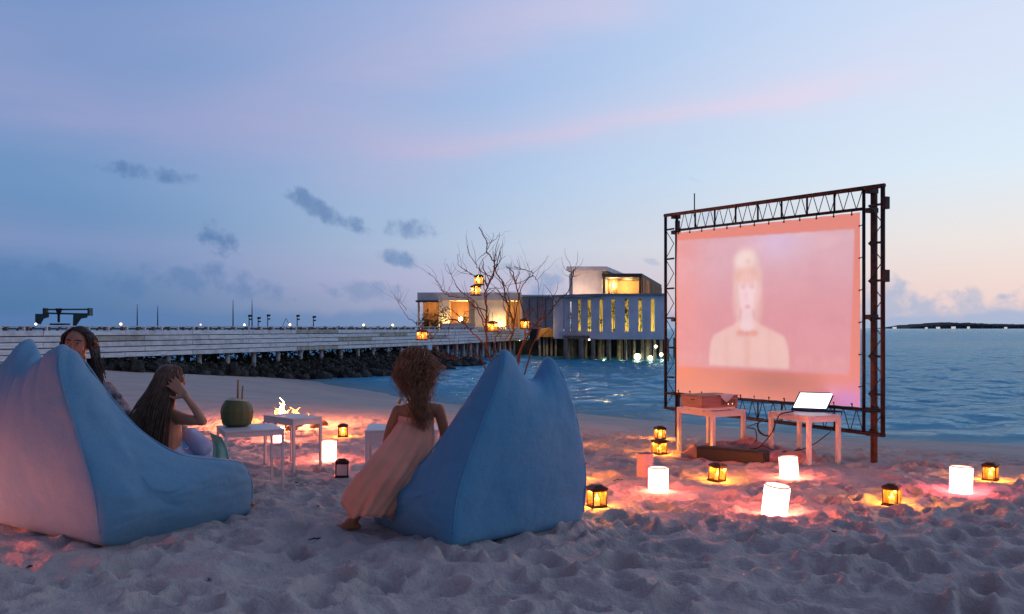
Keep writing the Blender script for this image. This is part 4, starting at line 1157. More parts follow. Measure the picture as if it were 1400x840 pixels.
M_blk = mat('pink_blanket', (0.50, 0.27, 0.24), 0.95, vary=0.25, vscale=5, bump=.4, bscale=120, bdist=.004, sheen=.2)
bx0, bx1, by0, by1, nbx = 1.55, 2.95, 8.25, 9.15, 90
bu, bv = np.meshgrid(np.linspace(0, 1, nbx), np.linspace(0, 1, 70))
BX = bx0 + (bx1 - bx0) * bu; BY = by0 + (by1 - by0) * bv
cxl = 2.20; cyl = 8.86
fr_side = (BX - sa.x) * sn.x + (BY - sa.y) * sn.y      # >0 behind the speaker box
hp = .09 * np.exp(-((BX - 2.25) / .24) ** 2 - ((BY - 8.88) / .15) ** 2) + .035
ang = .62
rr = np.abs(pn(BX * 3.2 + .6 * pn(BX * 5, BY * 5, 4), BY * 4.2, 15)); fold = .06 * (1 - np.clip(rr * 2.4, 0, 1)) + .02 * fbm(BX * 9, BY * 9, 3, 8)
keep = np.clip((fr_side - .10) / .06, 0, 1) + np.clip((-.12 - fr_side) / .05, 0, 1) * .35
BXr = BX; edge = np.sqrt(((bu - .5) / .5) ** 2 + ((bv - .5 - .25 * (.5 - bu)) / .42) ** 2) + .28 * pn(BX * 3.2, BY * 3.2, 12)
BZ = np.array([[gz(x, y) for x, y in zip(r1_, r2_)] for r1_, r2_ in zip(BX, BY)]) + keep * np.where(edge < 1, hp + fold * np.clip((1.0 - edge) * 3, 0, 1), 0) * np.clip((1.05 - edge) * 4, 0, 1) + np.clip((1 - edge) * 3, -.3, .012) * np.where(keep > .01, 1, 0) - np.where(keep > .01, 0, .03)
o = grid_mesh('blanket', BX, BY, BZ, M_blk)
tag(o, 'crumpled pink blanket heaped on the sand under the screen tables', 'blanket')

def smooth_path(pts, n=8):
    pts = [Vector(p) for p in pts]; out_ = []
    for i in range(len(pts) - 1):
        p0, p1, p2, p3 = pts[max(0, i - 1)], pts[i], pts[i + 1], pts[min(len(pts) - 1, i + 2)]
        for k in range(n):
            f = k / n
            out_.append(.5 * ((2 * p1) + (p2 - p0) * f + (2 * p0 - 5 * p1 + 4 * p2 - p3) * f * f + (3 * p1 - p0 - 3 * p2 + p3) * f ** 3))
    out_.append(pts[-1]); return out_
coil = [fp(.56 + .045 * math.cos(a * .9), .245 + .085 * math.sin(a * .9) - .05 + .004 * (a % 3), -.05 - .012 * math.sin(a)) for a in np.linspace(0, 30, 60)]
o = MB().tube(coil, .006, 6).build('cable_coil', M_cable, None, True); tag(o, 'coil of black cable hanging from the bottom of the screen frame', 'cable')
c1 = [fp(.58, .30, -.05), at(1022, 584, 8.9), at(1032, 587, 8.8), at(1034.5, 600, 8.75), Vector((2.33, 8.72, .16))]
o = MB().tube(smooth_path(c1), .006, 6).build('cable', M_cable, None, True); tag(o, 'black cable hanging from the coil down to the pink blanket', 'cable', 'black cables around the tables')
c2 = [Vector((2.66, 8.60, pz + .012)), at(1068, 566, 8.55), at(1062, 575, 8.5), at(1055, 592, 8.45), at(1040, 610, 8.45), Vector((2.25, 8.5, .12)), Vector((2.2, 8.42, .137))]
o = MB().tube(smooth_path(c2), .006, 6).build('cable', M_cable, None, True); tag(o, 'black cable from the laptop table down to the speaker box', 'cable', 'black cables around the tables')
c3 = [fp(.86, .27, -.03), at(1130, 595, 8.6), at(1104, 612, 8.62), at(1070, 618, 8.62), Vector((2.40, 8.72, .12))]
o = MB().tube(smooth_path(c3), .005, 6).build('cable', M_cable, None, True); tag(o, 'thin black cable strung low from the frame behind the laptop table', 'cable', 'black cables around the tables')

# ------------------------------------------------------------------ lanterns
M_lm = mat('lantern_metal', (0.045, 0.022, 0.014), 0.5, 0.5, vary=0.5, vscale=30)
mp_ = bpy.data.materials.new('amber_pane'); mp_.use_nodes = True
t = NT(mp_.node_tree); t.n.clear()
o_ = t.new('ShaderNodeOutputMaterial'); tr_ = t.new('ShaderNodeBsdfTransparent'); tr_.inputs[0].default_value = (1, .90, .66, 1)
tl_ = t.new('ShaderNodeBsdfTranslucent'); tl_.inputs[0].default_value = (1, .60, .22, 1)
gl_ = t.new('ShaderNodeBsdfGlossy'); gl_.inputs[1].default_value = .15
m1 = t.new('ShaderNodeMixShader'); m1.inputs[0].default_value = .014; t.l.new(tr_.outputs[0], m1.inputs[1]); t.l.new(tl_.outputs[0], m1.inputs[2])
m2 = t.new('ShaderNodeMixShader'); m2.inputs[0].default_value = .03; t.l.new(m1.outputs[0], m2.inputs[1]); t.l.new(gl_.outputs[0], m2.inputs[2])
t.l.new(m2.outputs[0], o_.inputs[0])
M_dim = mat('unlit_frosted_pane', (0.62, 0.52, 0.50), 0.25)
M_candle = mat('candle_wax', (0.85, 0.7, 0.45), 0.6, emit=(1, .62, .22), estr=.8)
M_flamec = mat('candle_flame', (1, .7, .3), emit=(1.0, .66, .25), estr=14)
def metal_lantern(label, lit=True, group='small metal lanterns with amber panes', power=13.0):
    g = thing('lantern', label, 'lantern', group=group)
    w, h = .098, .112
    z0 = .012
    MB().box((0, 0, .006), (w + .022, w + .022, .012)).build('base_plate', M_lm, g, world=False)
    for a in (-1, 1):
        for b_ in (-1, 1): MB().box((a * w / 2, b_ * w / 2, z0 + h / 2), (.008, .008, h)).build('corner_post', M_lm, g, world=False)
    for k in range(4):
        a = k * PI / 2; c, s_ = math.cos(a), math.sin(a)
        MB().box((c * w / 2, s_ * w / 2, z0 + h / 2), (.0022, w - .0085, h - .002), a).build('pane', mp_ if lit else M_dim, g, world=False)
        MB().box((c * (w / 2 + .002), s_ * (w / 2 + .002), z0 + h - .006), (.006, w - .0082, .010), a).build('top_rail', M_lm, g, world=False)
        MB().box((c * (w / 2 + .002), s_ * (w / 2 + .002), z0 + .004), (.005, w - .0082, .007), a).build('bottom_rail', M_lm, g, world=False)
    z1 = z0 + h
    mb = MB(); e = (w + .020) / 2; f = .024
    mb.add([(-e, -e, z1), (e, -e, z1), (e, e, z1), (-e, e, z1), (-e, -e, z1 + .012), (e, -e, z1 + .012), (e, e, z1 + .012), (-e, e, z1 + .012), (-f * 1.7, -f * 1.7, z1 + .024), (f * 1.7, -f * 1.7, z1 + .024), (f * 1.7, f * 1.7, z1 + .024), (-f * 1.7, f * 1.7, z1 + .024)],
           [(3, 2, 1, 0), (0, 1, 5, 4), (1, 2, 6, 5), (2, 3, 7, 6), (3, 0, 4, 7), (4, 5, 9, 8), (5, 6, 10, 9), (6, 7, 11, 10), (7, 4, 8, 11), (8, 9, 10, 11)])
    mb.build('roof_cap', M_lm, g, world=False)
    MB().box((0, 0, z1 + .028), (.06, .06, .008)).build('vent_cap', M_lm, g, world=False)
    cd = MB().lathe((0, 0, z0), [(.019, 0), (.019, .048), (.012, .05)], 12).build('candle', M_candle if lit else M_tablew, g, True, world=False)
    if lit:
        MB().lathe((0, 0, z0 + .05), [(.001, 0), (.0055, .007), (.004, .016), (.0006, .026)], 8).build('flame', M_flamec, cd, True, world=False)
        point_light('candle_light', (0, 0, z0 + .082), (1.0, .345, .045), power, .012, g)
    return g
l0_ = metal_lantern('small amber lantern standing just right of the blue bean bag, nearest the camera')
small = [(816, 692, .35, 0, 0, 'small amber lantern beside the lower right corner of the blue bean bag'),
         (789.5, 655, .25, 0, 0, 'small amber lantern half hidden by the right edge of the blue bean bag'),
         (901.5, 621.5, .55, 0, 0, 'front one of two small lanterns by the left leg of the projector table'),
         (902.5, 600, .2, 0, 0, 'rear one of two small lanterns at the foot of the left screen post'),
         (980, 657.5, .75, .10, 0, 'tilted small amber lantern in front of the dark speaker box'),
         (1219, 690, .95, .03, 0, 'small amber lantern on the open sand, second from the right edge'),
         (1354, 656, .9, 0, 0, 'small amber lantern behind the pink glowing paper lantern at far right'),
         (469, 597, .15, 0, 0, 'small amber lantern on the sand right of the fire'),
         (766, 607, .4, 0, 0, 'small amber lantern hidden behind the blue bean bag')]
for i, (px, py, rz, tilt, _, lb) in enumerate(small):
    g = l0_ if i == 0 else copy_tree(l0_)
    p = SPOT[(px, py)]; g.location = (p.x, p.y, p.z - .008); g.rotation_euler = (tilt * .4, tilt, rz); g['label'] = lb
gu = metal_lantern('unlit small lantern with pale panes beside the hem of the peach dress', False)
p = SPOT[(467, 652)]; gu.location = (p.x, p.y, p.z - .005); gu.rotation_euler = (0, .03, .2)

def paper_mat(name, col, s_):
    m = bpy.data.materials.new(name); m.use_nodes = True; t = NT(m.node_tree); b = t.n['Principled BSDF']
    b.inputs['Base Color'].default_value = (.8, .72, .7, 1); b.inputs['Roughness'].default_value = .8
    b.inputs['Emission Color'].default_value = (*col, 1)
    sp_ = t.new('ShaderNodeSeparateXYZ'); t.l.new(t.new('ShaderNodeTexCoord').outputs['Object'], sp_.inputs[0])
    rib = t.ss(t.m('ABSOLUTE', t.m('SINE', t.m('MULTIPLY', sp_.outputs[2], 165.0))), .0, .22)
    t.put(b.inputs['Emission Strength'], t.m('MULTIPLY', t.m('MULTIPLY_ADD', rib, .85, .15), s_))
    return m
M_pap = paper_mat('glowing_paper', (1.0, .165, .10), 56)
M_pap2 = paper_mat('pink_glowing_paper', (1.0, .12, .13), 44)
M_papin = mat('paper_lantern_inside', (.8, .7, .65), .8, emit=(1, .55, .4), estr=1.5)
M_pap0 = mat('unlit_paper', (.62, .42, .42), .85, vary=.1, vscale=10)
def paper_lantern(label, m_, r_, h, m_in=M_papin):
    g = thing('paper_lantern', label, 'paper lantern', group='white paper lanterns on the sand')
    n = 40
    mb = MB(); prof = []
    for k in range(23):
        z = .004 + (h - .012) * k / 22.0; prof.append((r_ + (.0012 if k % 2 else -.0008), z))
    mb.lathe((0, 0, 0), prof, n, cap=False); mb.build('paper_shade', m_, g, True, world=False)
    MB().lathe((0, 0, 0), [(r_ - .006, h * .55), (r_ - .004, h - .006)], n, cap=False).build('paper_lining', m_in, g, True, world=False)
    MB().lathe((0, 0, 0), [(r_ - .006, h * .55), (.001, h * .55 + .002)], n, cap=False).build('inner_disc', m_in, g, True, world=False)
    mb = MB(); mb.lathe((0, 0, h - .009), [(r_ - .003, 0), (r_ + .0025, 0), (r_ + .0025, .008), (r_ - .003, .008), (r_ - .003, 0)], n, cap=False); mb.build('rim_hoop', M_pap0, g, True, world=False)
    MB().lathe((0, 0, 0), [(r_ + .001, 0), (r_ + .001, .0038)], n).build('base_disc', M_pap0, g, True, world=False)
    return g
pl = [(900, 672, .072, .188, 0, 0, M_pap, 'upright glowing paper lantern in the middle between two amber lanterns'),
      (1058, 703, .083, .215, .09, .10, M_pap, 'largest glowing paper lantern leaning slightly, nearest the camera'),
      (1079.5, 653, .073, .19, -.06, -.04, M_pap, 'glowing paper lantern by the end of the dark speaker box'),
      (1313.5, 673, .078, .205, .03, 0, M_pap2, 'pink glowing paper lantern on the sand at far right'),
      (449.5, 630, .070, .20, 0, 0, M_pap, 'glowing paper lantern between fire table and peach dress'),
      (380, 604, .068, .19, 0, 0, M_pap, 'glowing paper lantern seen under the white table by the fire')]
for px, py, r_, h, tx, ty, m_, lb in pl:
    g = paper_lantern(lb, m_, r_, h); p = SPOT[(px, py)]; g.location = (p.x, p.y, p.z - .012); g.rotation_euler = (ty, tx, 0)
for x_, y_, lb in ((-3.15, 4.75, 'glowing paper lantern out on the sand left of the large bean bag'), (-3.75, 5.35, 'farther glowing paper lantern left of the large bean bag')):
    g = paper_lantern(lb, M_pap, .078, .21); g.location = (x_, y_, gz(x_, y_) - .014)
g = paper_lantern('unlit pinkish paper lantern behind the upright glowing one', M_pap0, .069, .20, M_pap0); p = SPOT[(882, 651)]; g.location = (p.x, p.y, p.z - .01)

# ------------------------------------------------------------------ bare tree with hanging lanterns
DT = 13.5
M_bark = mat('red_brown_bark', (0.062, 0.028, 0.022), 0.8, vary=0.55, vscale=14, bump=.5, bscale=60, bdist=.004)
bp = at(692, 560, DT); bz = gz(bp.x, bp.y)
tree = thing('bare_tree', 'leafless red-brown branching tree hung with small lanterns behind bean bag', 'tree', (bp.x, bp.y, bz))
cpx = lambda x, y: (560 + x / 4.42, 310 + y / 4.42)
BR = [  # traced as crop coordinates; (points, base radius, start depth, end depth)
 ([(585, 1150), (520, 900), (470, 760), (460, 600), (465, 500), (455, 400), (500, 310), (512, 250), (500, 200), (468, 150), (465, 90), (420, 5)], .024, 0, .1),
 ([(585, 1150), (500, 850), (440, 700), (380, 640), (330, 590), (260, 562), (200, 580), (130, 680), (70, 600), (0, 560)], .017, 0, -.7),
 ([(585, 1150), (455, 850), (420, 795), (370, 770), (300, 795), (240, 800), (190, 770), (140, 710)], .015, .1, -.9),
 ([(462, 640), (420, 520), (380, 470), (330, 430), (250, 425), (200, 390), (170, 330), (115, 280)], .012, 0, .5),
 ([(460, 580), (400, 460), (310, 395), (268, 330), (225, 228)], .011, .05, .8),
 ([(455, 420), (440, 320), (365, 285), (300, 232), (292, 165)], .010, 0, .4),
 ([(500, 310), (430, 270), (398, 222), (357, 160), (352, 108)], .010, 0, -.5),
 ([(512, 255), (545, 205), (552, 120)], .008, 0, .3),
 ([(465, 100), (515, 82), (540, 48)], .007, 0, .2),
 ([(598, 1150), (610, 900), (600, 720), (630, 610), (605, 510), (580, 430), (560, 330), (520, 270), (548, 150)], .024, .1, .4),
 ([(600, 1150), (640, 850), (690, 690), (702, 600), (680, 480), (640, 350), (622, 270), (585, 245)], .021, .1, -.3),
 ([(632, 600), (652, 460), (690, 340), (745, 288), (700, 262), (630, 242)], .012, .2, -.5),
 ([(740, 292), (775, 335), (778, 420)], .007, -.3, -.4),
 ([(605, 1150), (660, 820), (720, 650), (780, 570), (820, 552), (860, 500), (905, 440), (960, 395), (985, 300), (990, 262)], .020, 0, .6),
 ([(612, 1150), (705, 860), (735, 730), (770, 660), (795, 580), (850, 520)], .017, -.1, -.8),
 ([(700, 520), (760, 505), (806, 483)], .010, 0, -.2),
 ([(590, 1150), (520, 800), (515, 700), (540, 640), (590, 590), (600, 520)], .014, -.1, -.6),
 ([(560, 330), (600, 400), (592, 480)], .008, .2, .3),
 ([(460, 470), (480, 380), (560, 370), (600, 330), (650, 300)], .008, .1, .6),
 ([(330, 590), (250, 500), (150, 540), (80, 600)], .008, -.3, -.9),
 ([(-20, 500), (-70, 430)], .006, -.7, -.9),
 ([(0, 560), (-60, 480), (-95, 400)], .006, -.7, -1.0),
 ([(640, 350), (720, 300), (712, 220)], .007, -.1, -.3),
 ([(600, 1150), (585, 900), (575, 700), (640, 620)], .012, .2, .5),
]
for pts, r0, d0, d1 in BR:
    n = len(pts); P3 = []
    for i, q in enumerate(pts):
        f = i / (n - 1); px, py = cpx(*q); D = DT + d0 + (d1 - d0) * f + .06 * math.sin(i * 2.1 + px)
        if q[1] == 1150: P3.append(Vector((bp.x + (q[0] - 595) * .004, bp.y + d0 * .4, bz - .05)))
        else: P3.append(at(px, py, D))
    sp_ = smooth_path(P3, 6)
    sp_ = [p + Vector((random.gauss(0, 1), random.gauss(0, 1), random.gauss(0, 1))) * .006 for p in sp_]
    rr_ = [r0 * .82 * (1 - .66 * (i / (len(sp_) - 1)) ** .8) for i in range(len(sp_))]
    mb = MB().tube(sp_, rr_, 7)
    # twigs
    for k in range(max(3, len(sp_) // 4)):
        i = random.randint(len(sp_) // 4, len(sp_) - 3); d = (sp_[i + 1] - sp_[i]).normalized()
        side = Vector((random.gauss(0, 1), random.gauss(0, .8), random.gauss(.6, .5))).normalized()
        q = [sp_[i]]; dr = (d * .5 + side * .8).normalized(); L = random.uniform(.16, .55)
        for j in range(6):
            dr = (dr + Vector((random.gauss(0, .25), random.gauss(0, .25), random.gauss(.1, .22)))).normalized(); q.append(q[-1] + dr * L / 6)
        mb.tube(q, [rr_[i] * .7 * (1 - j / 9.0) for j in range(7)], 5)
    mb.build('branch', M_bark, tree, True)
hang = [(654.5, 390.5, -.35, 'upper of two lanterns hanging one below the other in the tree'), (650.5, 404.5, -.5, 'lower of two lanterns hanging one below the other in the tree'),
        (577, 465.5, -.55, 'lantern hanging just above the head of the curly haired girl'), (673.5, 454, -.4, 'lantern hanging in the middle of the bare tree before the white wing'),
        (717.5, 450.5, -.45, 'lantern hanging at the right side of the tree by the slate link')]
for i, (px, py, dd, lb) in enumerate(hang):
    g = copy_tree(l0_); p = at(px, py, DT + dd); g.location = p; g.rotation_euler = (0, 0, .3 + .25 * i); g['label'] = lb; g['group'] = 'lanterns hanging in the bare tree'
    w_ = MB().tube([(0, 0, .155), (.005, 0, .22), (0, 0, .28)], .003, 5).build('hanging_wire', M_cable, g, True, world=False)

# ------------------------------------------------------------------ fire
M_stone = mat('fire_stone', (0.22, 0.15, 0.11), .9, vary=.5, vscale=6, bump=.6, bscale=18, bdist=.02)
M_char = mat('charred_log', (0.035, 0.022, 0.016), .9, vary=.5, vscale=10, bump=.6, bscale=20, bdist=.02)
M_fire = mat('flame', (1, .5, .1), emit=(1.0, .36, .09), estr=2.4)
M_fire2 = mat('flame_core', (1, .7, .3), emit=(1.0, .60, .26), estr=3.6)
fc = Vector((-2.93, 11.6, 0)); fc.z = gz(fc.x, fc.y)
fpz = thing('fire_pit', 'small open fire burning in a ring of stones behind the tables', 'fire pit', fc)
for k in range(10):
    a = 2 * PI * k / 10 + .2; r_ = .47 + random.uniform(-.04, .05); mb = MB()
    rock(mb, (r_ * math.cos(a), r_ * math.sin(a), .04), random.uniform(.070, .10), 12, .07); mb.build('stone', M_stone, fpz, True, world=False)
for k in range(5):
    a = k * 1.3 + .4; MB().tube([(-.24 * math.cos(a), -.24 * math.sin(a), .02), (.0, .0, .06 + .012 * k), (.25 * math.cos(a), .25 * math.sin(a), .04 + .01 * k)], [.035, .04, .03], 9).build('log', M_char, fpz, True, world=False)
MB().lathe((0, 0, 0), [(.0, .09), (.22, .06), (.28, .075), (.28, .02), (.2, -.03)], 20).build('ember_bowl', M_char, fpz, True, world=False)
for k in range(14):
    a = k * 2.4; r_ = .013 * k; h = (.27 if k < 3 else .19) - .006 * k + random.uniform(-.03, .04); b_ = Vector((r_ * math.cos(a) * 1.3 + (.0 if k < 9 else .11), r_ * math.sin(a), .09))
    w_ = random.uniform(.5, .9)
    pts = [b_ + Vector((.022 * math.sin(j * 1.3 + k) * j / 5, .020 * math.cos(j * 1.1 + k) * j / 5, h * j / 7.0)) for j in range(8)]
    MB().tube(pts, [r0 * w_ for r0 in (.018, .036, .040, .032, .023, .014, .007, .001)], 8).build('flame', M_fire2 if k < 4 else M_fire, fpz, True, world=False)
point_light('fire_light', (0, 0, .42), (1.0, .22, .08), 430, .12, fpz)


# ------------------------------------------------------------------ coconut with two straws
M_coco = mat('green_coconut', (0.07, 0.105, 0.026), .5, vary=.45, vscale=9, bump=.3, bscale=25, col2=(.13, .115, .03), stretch=(1, 1, .35))
M_flesh = mat('cut_coconut', (.58, .47, .33), .8, vary=.3, vscale=14)
M_straw = mat('bamboo_straw', (.42, .22, .09), .6, vary=.3, vscale=20)
cc = at(324, 581, 7.30); cc.z = .4605
co_ = thing('coconut', 'green trimmed drinking coconut with two straws on the white side table', 'coconut', cc)
mb = MB(); n = 14; prof = [(.078, 0), (.112, .022), (.124, .07), (.128, .125), (.117, .170), (.090, .203)]
vs = []
for r_, z in prof:
    for k in range(n):
        a = 2 * PI * k / n; rr2 = r_ * (1 + .045 * math.cos(3 * a + .6)); vs.append((rr2 * math.cos(a), rr2 * math.sin(a), z + .012 * math.cos(a + 2) * (z > .2)))
mb.add(vs, [(i * n + k, i * n + (k + 1) % n, (i + 1) * n + (k + 1) % n, (i + 1) * n + k) for i in range(len(prof) - 1) for k in range(n)] + [tuple(range(n - 1, -1, -1))])
bevel(mb.build('husk', M_coco, co_, False, world=False), .008, 2, 12)
top_ring = vs[-n:]
mb = MB(); mb.add(top_ring + [(v[0] * .55, v[1] * .55, v[2] + .016) for v in top_ring] + [(0, 0, .224)], [(k, (k + 1) % n, n + (k + 1) % n, n + k) for k in range(n)] + [(n + k, n + (k + 1) % n, 2 * n) for k in range(n)])
mb.build('cut_top', M_flesh, co_, False, world=False)
MB().tube([(.008, -.01, .20), (.016, -.02, .375)], .0085, 8).build('straw', M_straw, co_, True, world=False)
MB().tube([(.045, -.02, .20), (.050, -.01, .325)], .0075, 8).build('straw', M_straw, co_, True, world=False)

# ------------------------------------------------------------------ people
def skin(name, col):
    m = mat(name, col, .55, vary=.18, vscale=6, spec=.35)
    b = m.node_tree.nodes['Principled BSDF']; b.inputs['Subsurface Weight'].default_value = .08; b.inputs['Subsurface Radius'].default_value = (.02, .008, .004)
    return m
M_skin = skin('tanned_skin', (.46, .20, .10)); M_skin2 = skin('light_tan_skin', (.50, .23, .13)); M_skin3 = skin('warm_skin', (.40, .19, .115))  # three skin tones, each its own base colour
M_eye = mat('eye_white', (.42, .38, .36), .3); M_iris = mat('dark_iris', (.03, .015, .01), .2); M_lip = mat('lip', (.32, .11, .09), .5)
def hairmat(name, c1, c2):
    m = bpy.data.materials.new(name); m.use_nodes = True; t = NT(m.node_tree); b = t.n['Principled BSDF']
    gi_ = t.new('ShaderNodeTexCoord').outputs['Object']
    t.l.new(t.mix(t.ss(t.noise(gi_, 24, 3), .35, .65), (*c1, 1), (*c2, 1)), b.inputs['Base Color'])
    b.inputs['Roughness'].default_value = .45; b.inputs['Specular IOR Level'].default_value = .4
    return m
M_hairc = hairmat('curly_brown_hair', (.22, .10, .045), (.40, .20, .095)); M_hairl = hairmat('long_brown_hair', (.075, .036, .019), (.14, .070, .036)); M_hairw = hairmat('dark_hair', (.018, .010, .008), (.035, .018, .012))

def head(mb, c, h, fwd, up):
    c = Vector(c); f = Vector(fwd).normalized(); u = Vector(up); u = (u - f * u.dot(f)).normalized(); s = u.cross(f)    # s: their left
    M = Matrix((s, f, u)).transposed()
    mb.ball(c + u * .06 * h - f * .04 * h, (.37 * h, .44 * h, .42 * h), 20, M)
    mb.ball(c + f * .10 * h - u * .20 * h, (.29 * h, .30 * h, .30 * h), 16, M)
    mb.limb([c + f * .30 * h - u * .40 * h, c + f * .34 * h - u * .36 * h], [.09 * h, .08 * h], 10)          # chin
    mb.limb([c + f * .39 * h + u * .05 * h, c + f * .45 * h - u * .06 * h, c + f * .47 * h - u * .13 * h], [.035 * h, .042 * h, .055 * h], 8)   # nose
    for k in (-1, 1):
        mb.ball(c + s * k * .37 * h - f * .02 * h - u * .05 * h, (.035 * h, .07 * h, .11 * h), 10, M)          # ear
        mb.limb([c + s * k * .06 * h + f * .385 * h + u * .11 * h, c + s * k * .23 * h + f * .32 * h + u * .11 * h], [.045 * h, .035 * h], 8)   # brow
        mb.ball(c + s * k * .19 * h + f * .25 * h - u * .12 * h, .10 * h, 10)                                  # cheek
    return c, f, u, s
def face_parts(c, h, f, u, s, par, hairm):
    for k in (-1, 1):
        e = c + s * k * .155 * h + f * .330 * h + u * .03 * h
        eb = MB().ball(e, .052 * h, 12).build('eye', M_eye, par, True)
        MB().ball(e + f * .034 * h, .027 * h, 10).build('iris', M_iris, eb, True)
        MB().limb([c + s * k * .06 * h + f * .43 * h + u * .125 * h, c + s * k * .15 * h + f * .41 * h + u * .15 * h, c + s * k * .25 * h + f * .33 * h + u * .12 * h], [.016 * h, .018 * h, .010 * h], 6).build('eyebrow', hairm, par, True)
        MB().limb([c + s * k * .08 * h + f * .385 * h + u * .055 * h, c + s * k * .155 * h + f * .395 * h + u * .078 * h, c + s * k * .235 * h + f * .34 * h + u * .05 * h], [.010 * h, .016 * h, .010 * h], 6).build('eyelid', M_skin3, par, True)
    MB().limb([c - s * .10 * h + f * .375 * h - u * .235 * h, c + f * .41 * h - u * .225 * h, c + s * .10 * h + f * .375 * h - u * .235 * h], [.012 * h, .03 * h, .012 * h], 8).build('lips', M_lip, par, True)

def hand(mb, wrist, palm_dir, normal, size, curl=.35, thumb_side=1, spread=.12):
    """palm plus five separate bent fingers; normal: out of the back of the hand"""
    d = Vector(palm_dir).normalized(); n = Vector(normal); n = (n - d * n.dot(d)).normalized(); s = d.cross(n)
    wrist = Vector(wrist); pl_ = .52 * size; pw = .44 * size
    for q in (-.36, -.12, .12, .36):
        mb.limb([wrist + s * q * pw * .6, wrist + d * pl_ + s * q * pw * 1.0], [.085 * size, .075 * size], 8)
    for q, L in ((-.40, .36), (-.135, .45), (.135, .48), (.40, .42)):
        L *= size; p = wrist + d * pl_ * .98 + s * q * pw * 1.05; dd = (d + s * q * spread * 2).normalized(); pts = [p]; a = curl * .5
        for j, fr2 in enumerate((.44, .32, .24)):
            dd2 = (dd * math.cos(a) - n * math.sin(a)); pts.append(pts[-1] + dd2 * L * fr2); a += curl
        mb.limb(pts, [.062 * size, .058 * size, .052 * size, .042 * size], 8)
    p = wrist + d * .10 * size + s * thumb_side * pw * .42
    mb.limb([p, p + (d * .45 + s * thumb_side * .75 - n * .2).normalized() * .24 * size, p + (d * .75 + s * thumb_side * .6 - n * .35).normalized() * .46 * size], [.085 * size, .07 * size, .052 * size], 8)

def foot(mb, ankle, toe_dir, L, gz0):
    a = Vector(ankle); d = Vector((toe_dir[0], toe_dir[1], 0)).normalized(); s = Vector((-d.y, d.x, 0))
    heel = Vector((a.x, a.y, gz0 + .028 * L / .2)) - d * L * .18
    mb.limb([a, Vector((a.x, a.y, gz0 + .05 * L / .2))], [.17 * L, .17 * L], 10)
    mb.limb([heel, heel + d * L * .45, heel + d * L * .82], [.14 * L, .155 * L, .13 * L], 10)
    mb.limb([a + d * .02, heel + d * L * .62 + Vector((0, 0, .03 * L))], [.15 * L, .13 * L], 10)
    for k in range(5):
        q = (k - 2) * .082 * L; p = heel + d * L * (.84 - .035 * k) + s * q; mb.limb([p, p + d * L * (.16 - .015 * k) - Vector((0, 0, .03 * L))], [.062 * L - k * .004 * L, .05 * L - k * .004 * L], 8)

def finish_body(mb, m, par, voxel=.006, sm=5):
    o = mb.build('body', m, par); remeshed(o, voxel, sm)
    o.data.materials.clear(); o.data.materials.append(m); return o

# --- 1. curly haired girl in the peach dress, leaning on the bean bag, back to us
DG = 5.72
ga = lambda px, py, d=0.0: at(px, py, DG + d)
g1 = thing('person', 'curly haired girl in peach sundress seen from behind, leaning on bean bag', 'person', (ga(530, 640).x, DG, gz(ga(530, 640).x, DG)))
mb = MB(); hc = ga(569, 503, .03); hh = .20
fwd = Vector((.30, .95, -.04)); _, f_, u_, s_ = head(mb, hc, hh, fwd, (0.02, 0, 1))
mb.limb([ga(570, 528, .04), ga(571, 556, .02)], [.040, .043], 12)
mb.limb([ga(546, 563, .01), ga(571, 557, 0), ga(599, 560, .0)], [.036, .046, .036], 12)
mb.limb([ga(571, 560, .02), ga(570, 578, .02), ga(569, 598, .03), ga(563, 622, .05)], [.070, .092, .080, .100], 16)
mb.limb([ga(561, 568, .01), ga(563, 590, .03)], [.062, .06], 12); mb.limb([ga(581, 566, .01), ga(578, 590, .03)], [.062, .06], 12)
# left arm down and forward
mb.limb([ga(544, 562, .01), ga(535, 583, .01), ga(529, 603, .03)], [.037, .034, .030], 12); mb.limb([ga(529, 603, .03), ga(536, 616, .18)], [.027, .020], 12)
hand(mb, ga(536, 616, .18), (.3, .9, -.35), (-.6, .1, .8), .115, .35, 1)
# right arm: elbow on the bag, forearm rising to the right behind it
mb.limb([ga(600, 560, .0), ga(606, 582, -.005), ga(609, 601, .03)], [.037, .034, .031], 12); mb.limb([ga(609, 601, .03), ga(621, 580, .13), ga(634, 558, .24)], [.027, .024, .018], 12)
hand(mb, ga(634, 558, .24), (.7, .6, .35), (-.6, .5, .6), .115, .4, -1)
# legs
g0 = gz(ga(478, 722).x, 5.62)
kn = at(507, 668, 5.72); an = at(483, 712, 5.66)
mb.limb([ga(554, 630, .06), kn], [.085, .052], 12); mb.limb([kn, kn.lerp(an, .4), an], [.050, .044, .029], 12)
foot(mb, an, (-.96, -.28), .155, g0 - .004)
kn2 = at(520, 652, 6.05); an2 = Vector((kn2.x - .05, 6.10, .10)); mb.limb([ga(566, 632, .10), kn2], [.08, .052], 12); mb.limb([kn2, an2], [.048, .03], 12); foot(mb, an2, (-.3, .95), .155, .02)
finish_body(mb, M_skin, g1, .0058, 4)
face_parts(hc, hh, f_, u_, s_, g1, M_hairc)
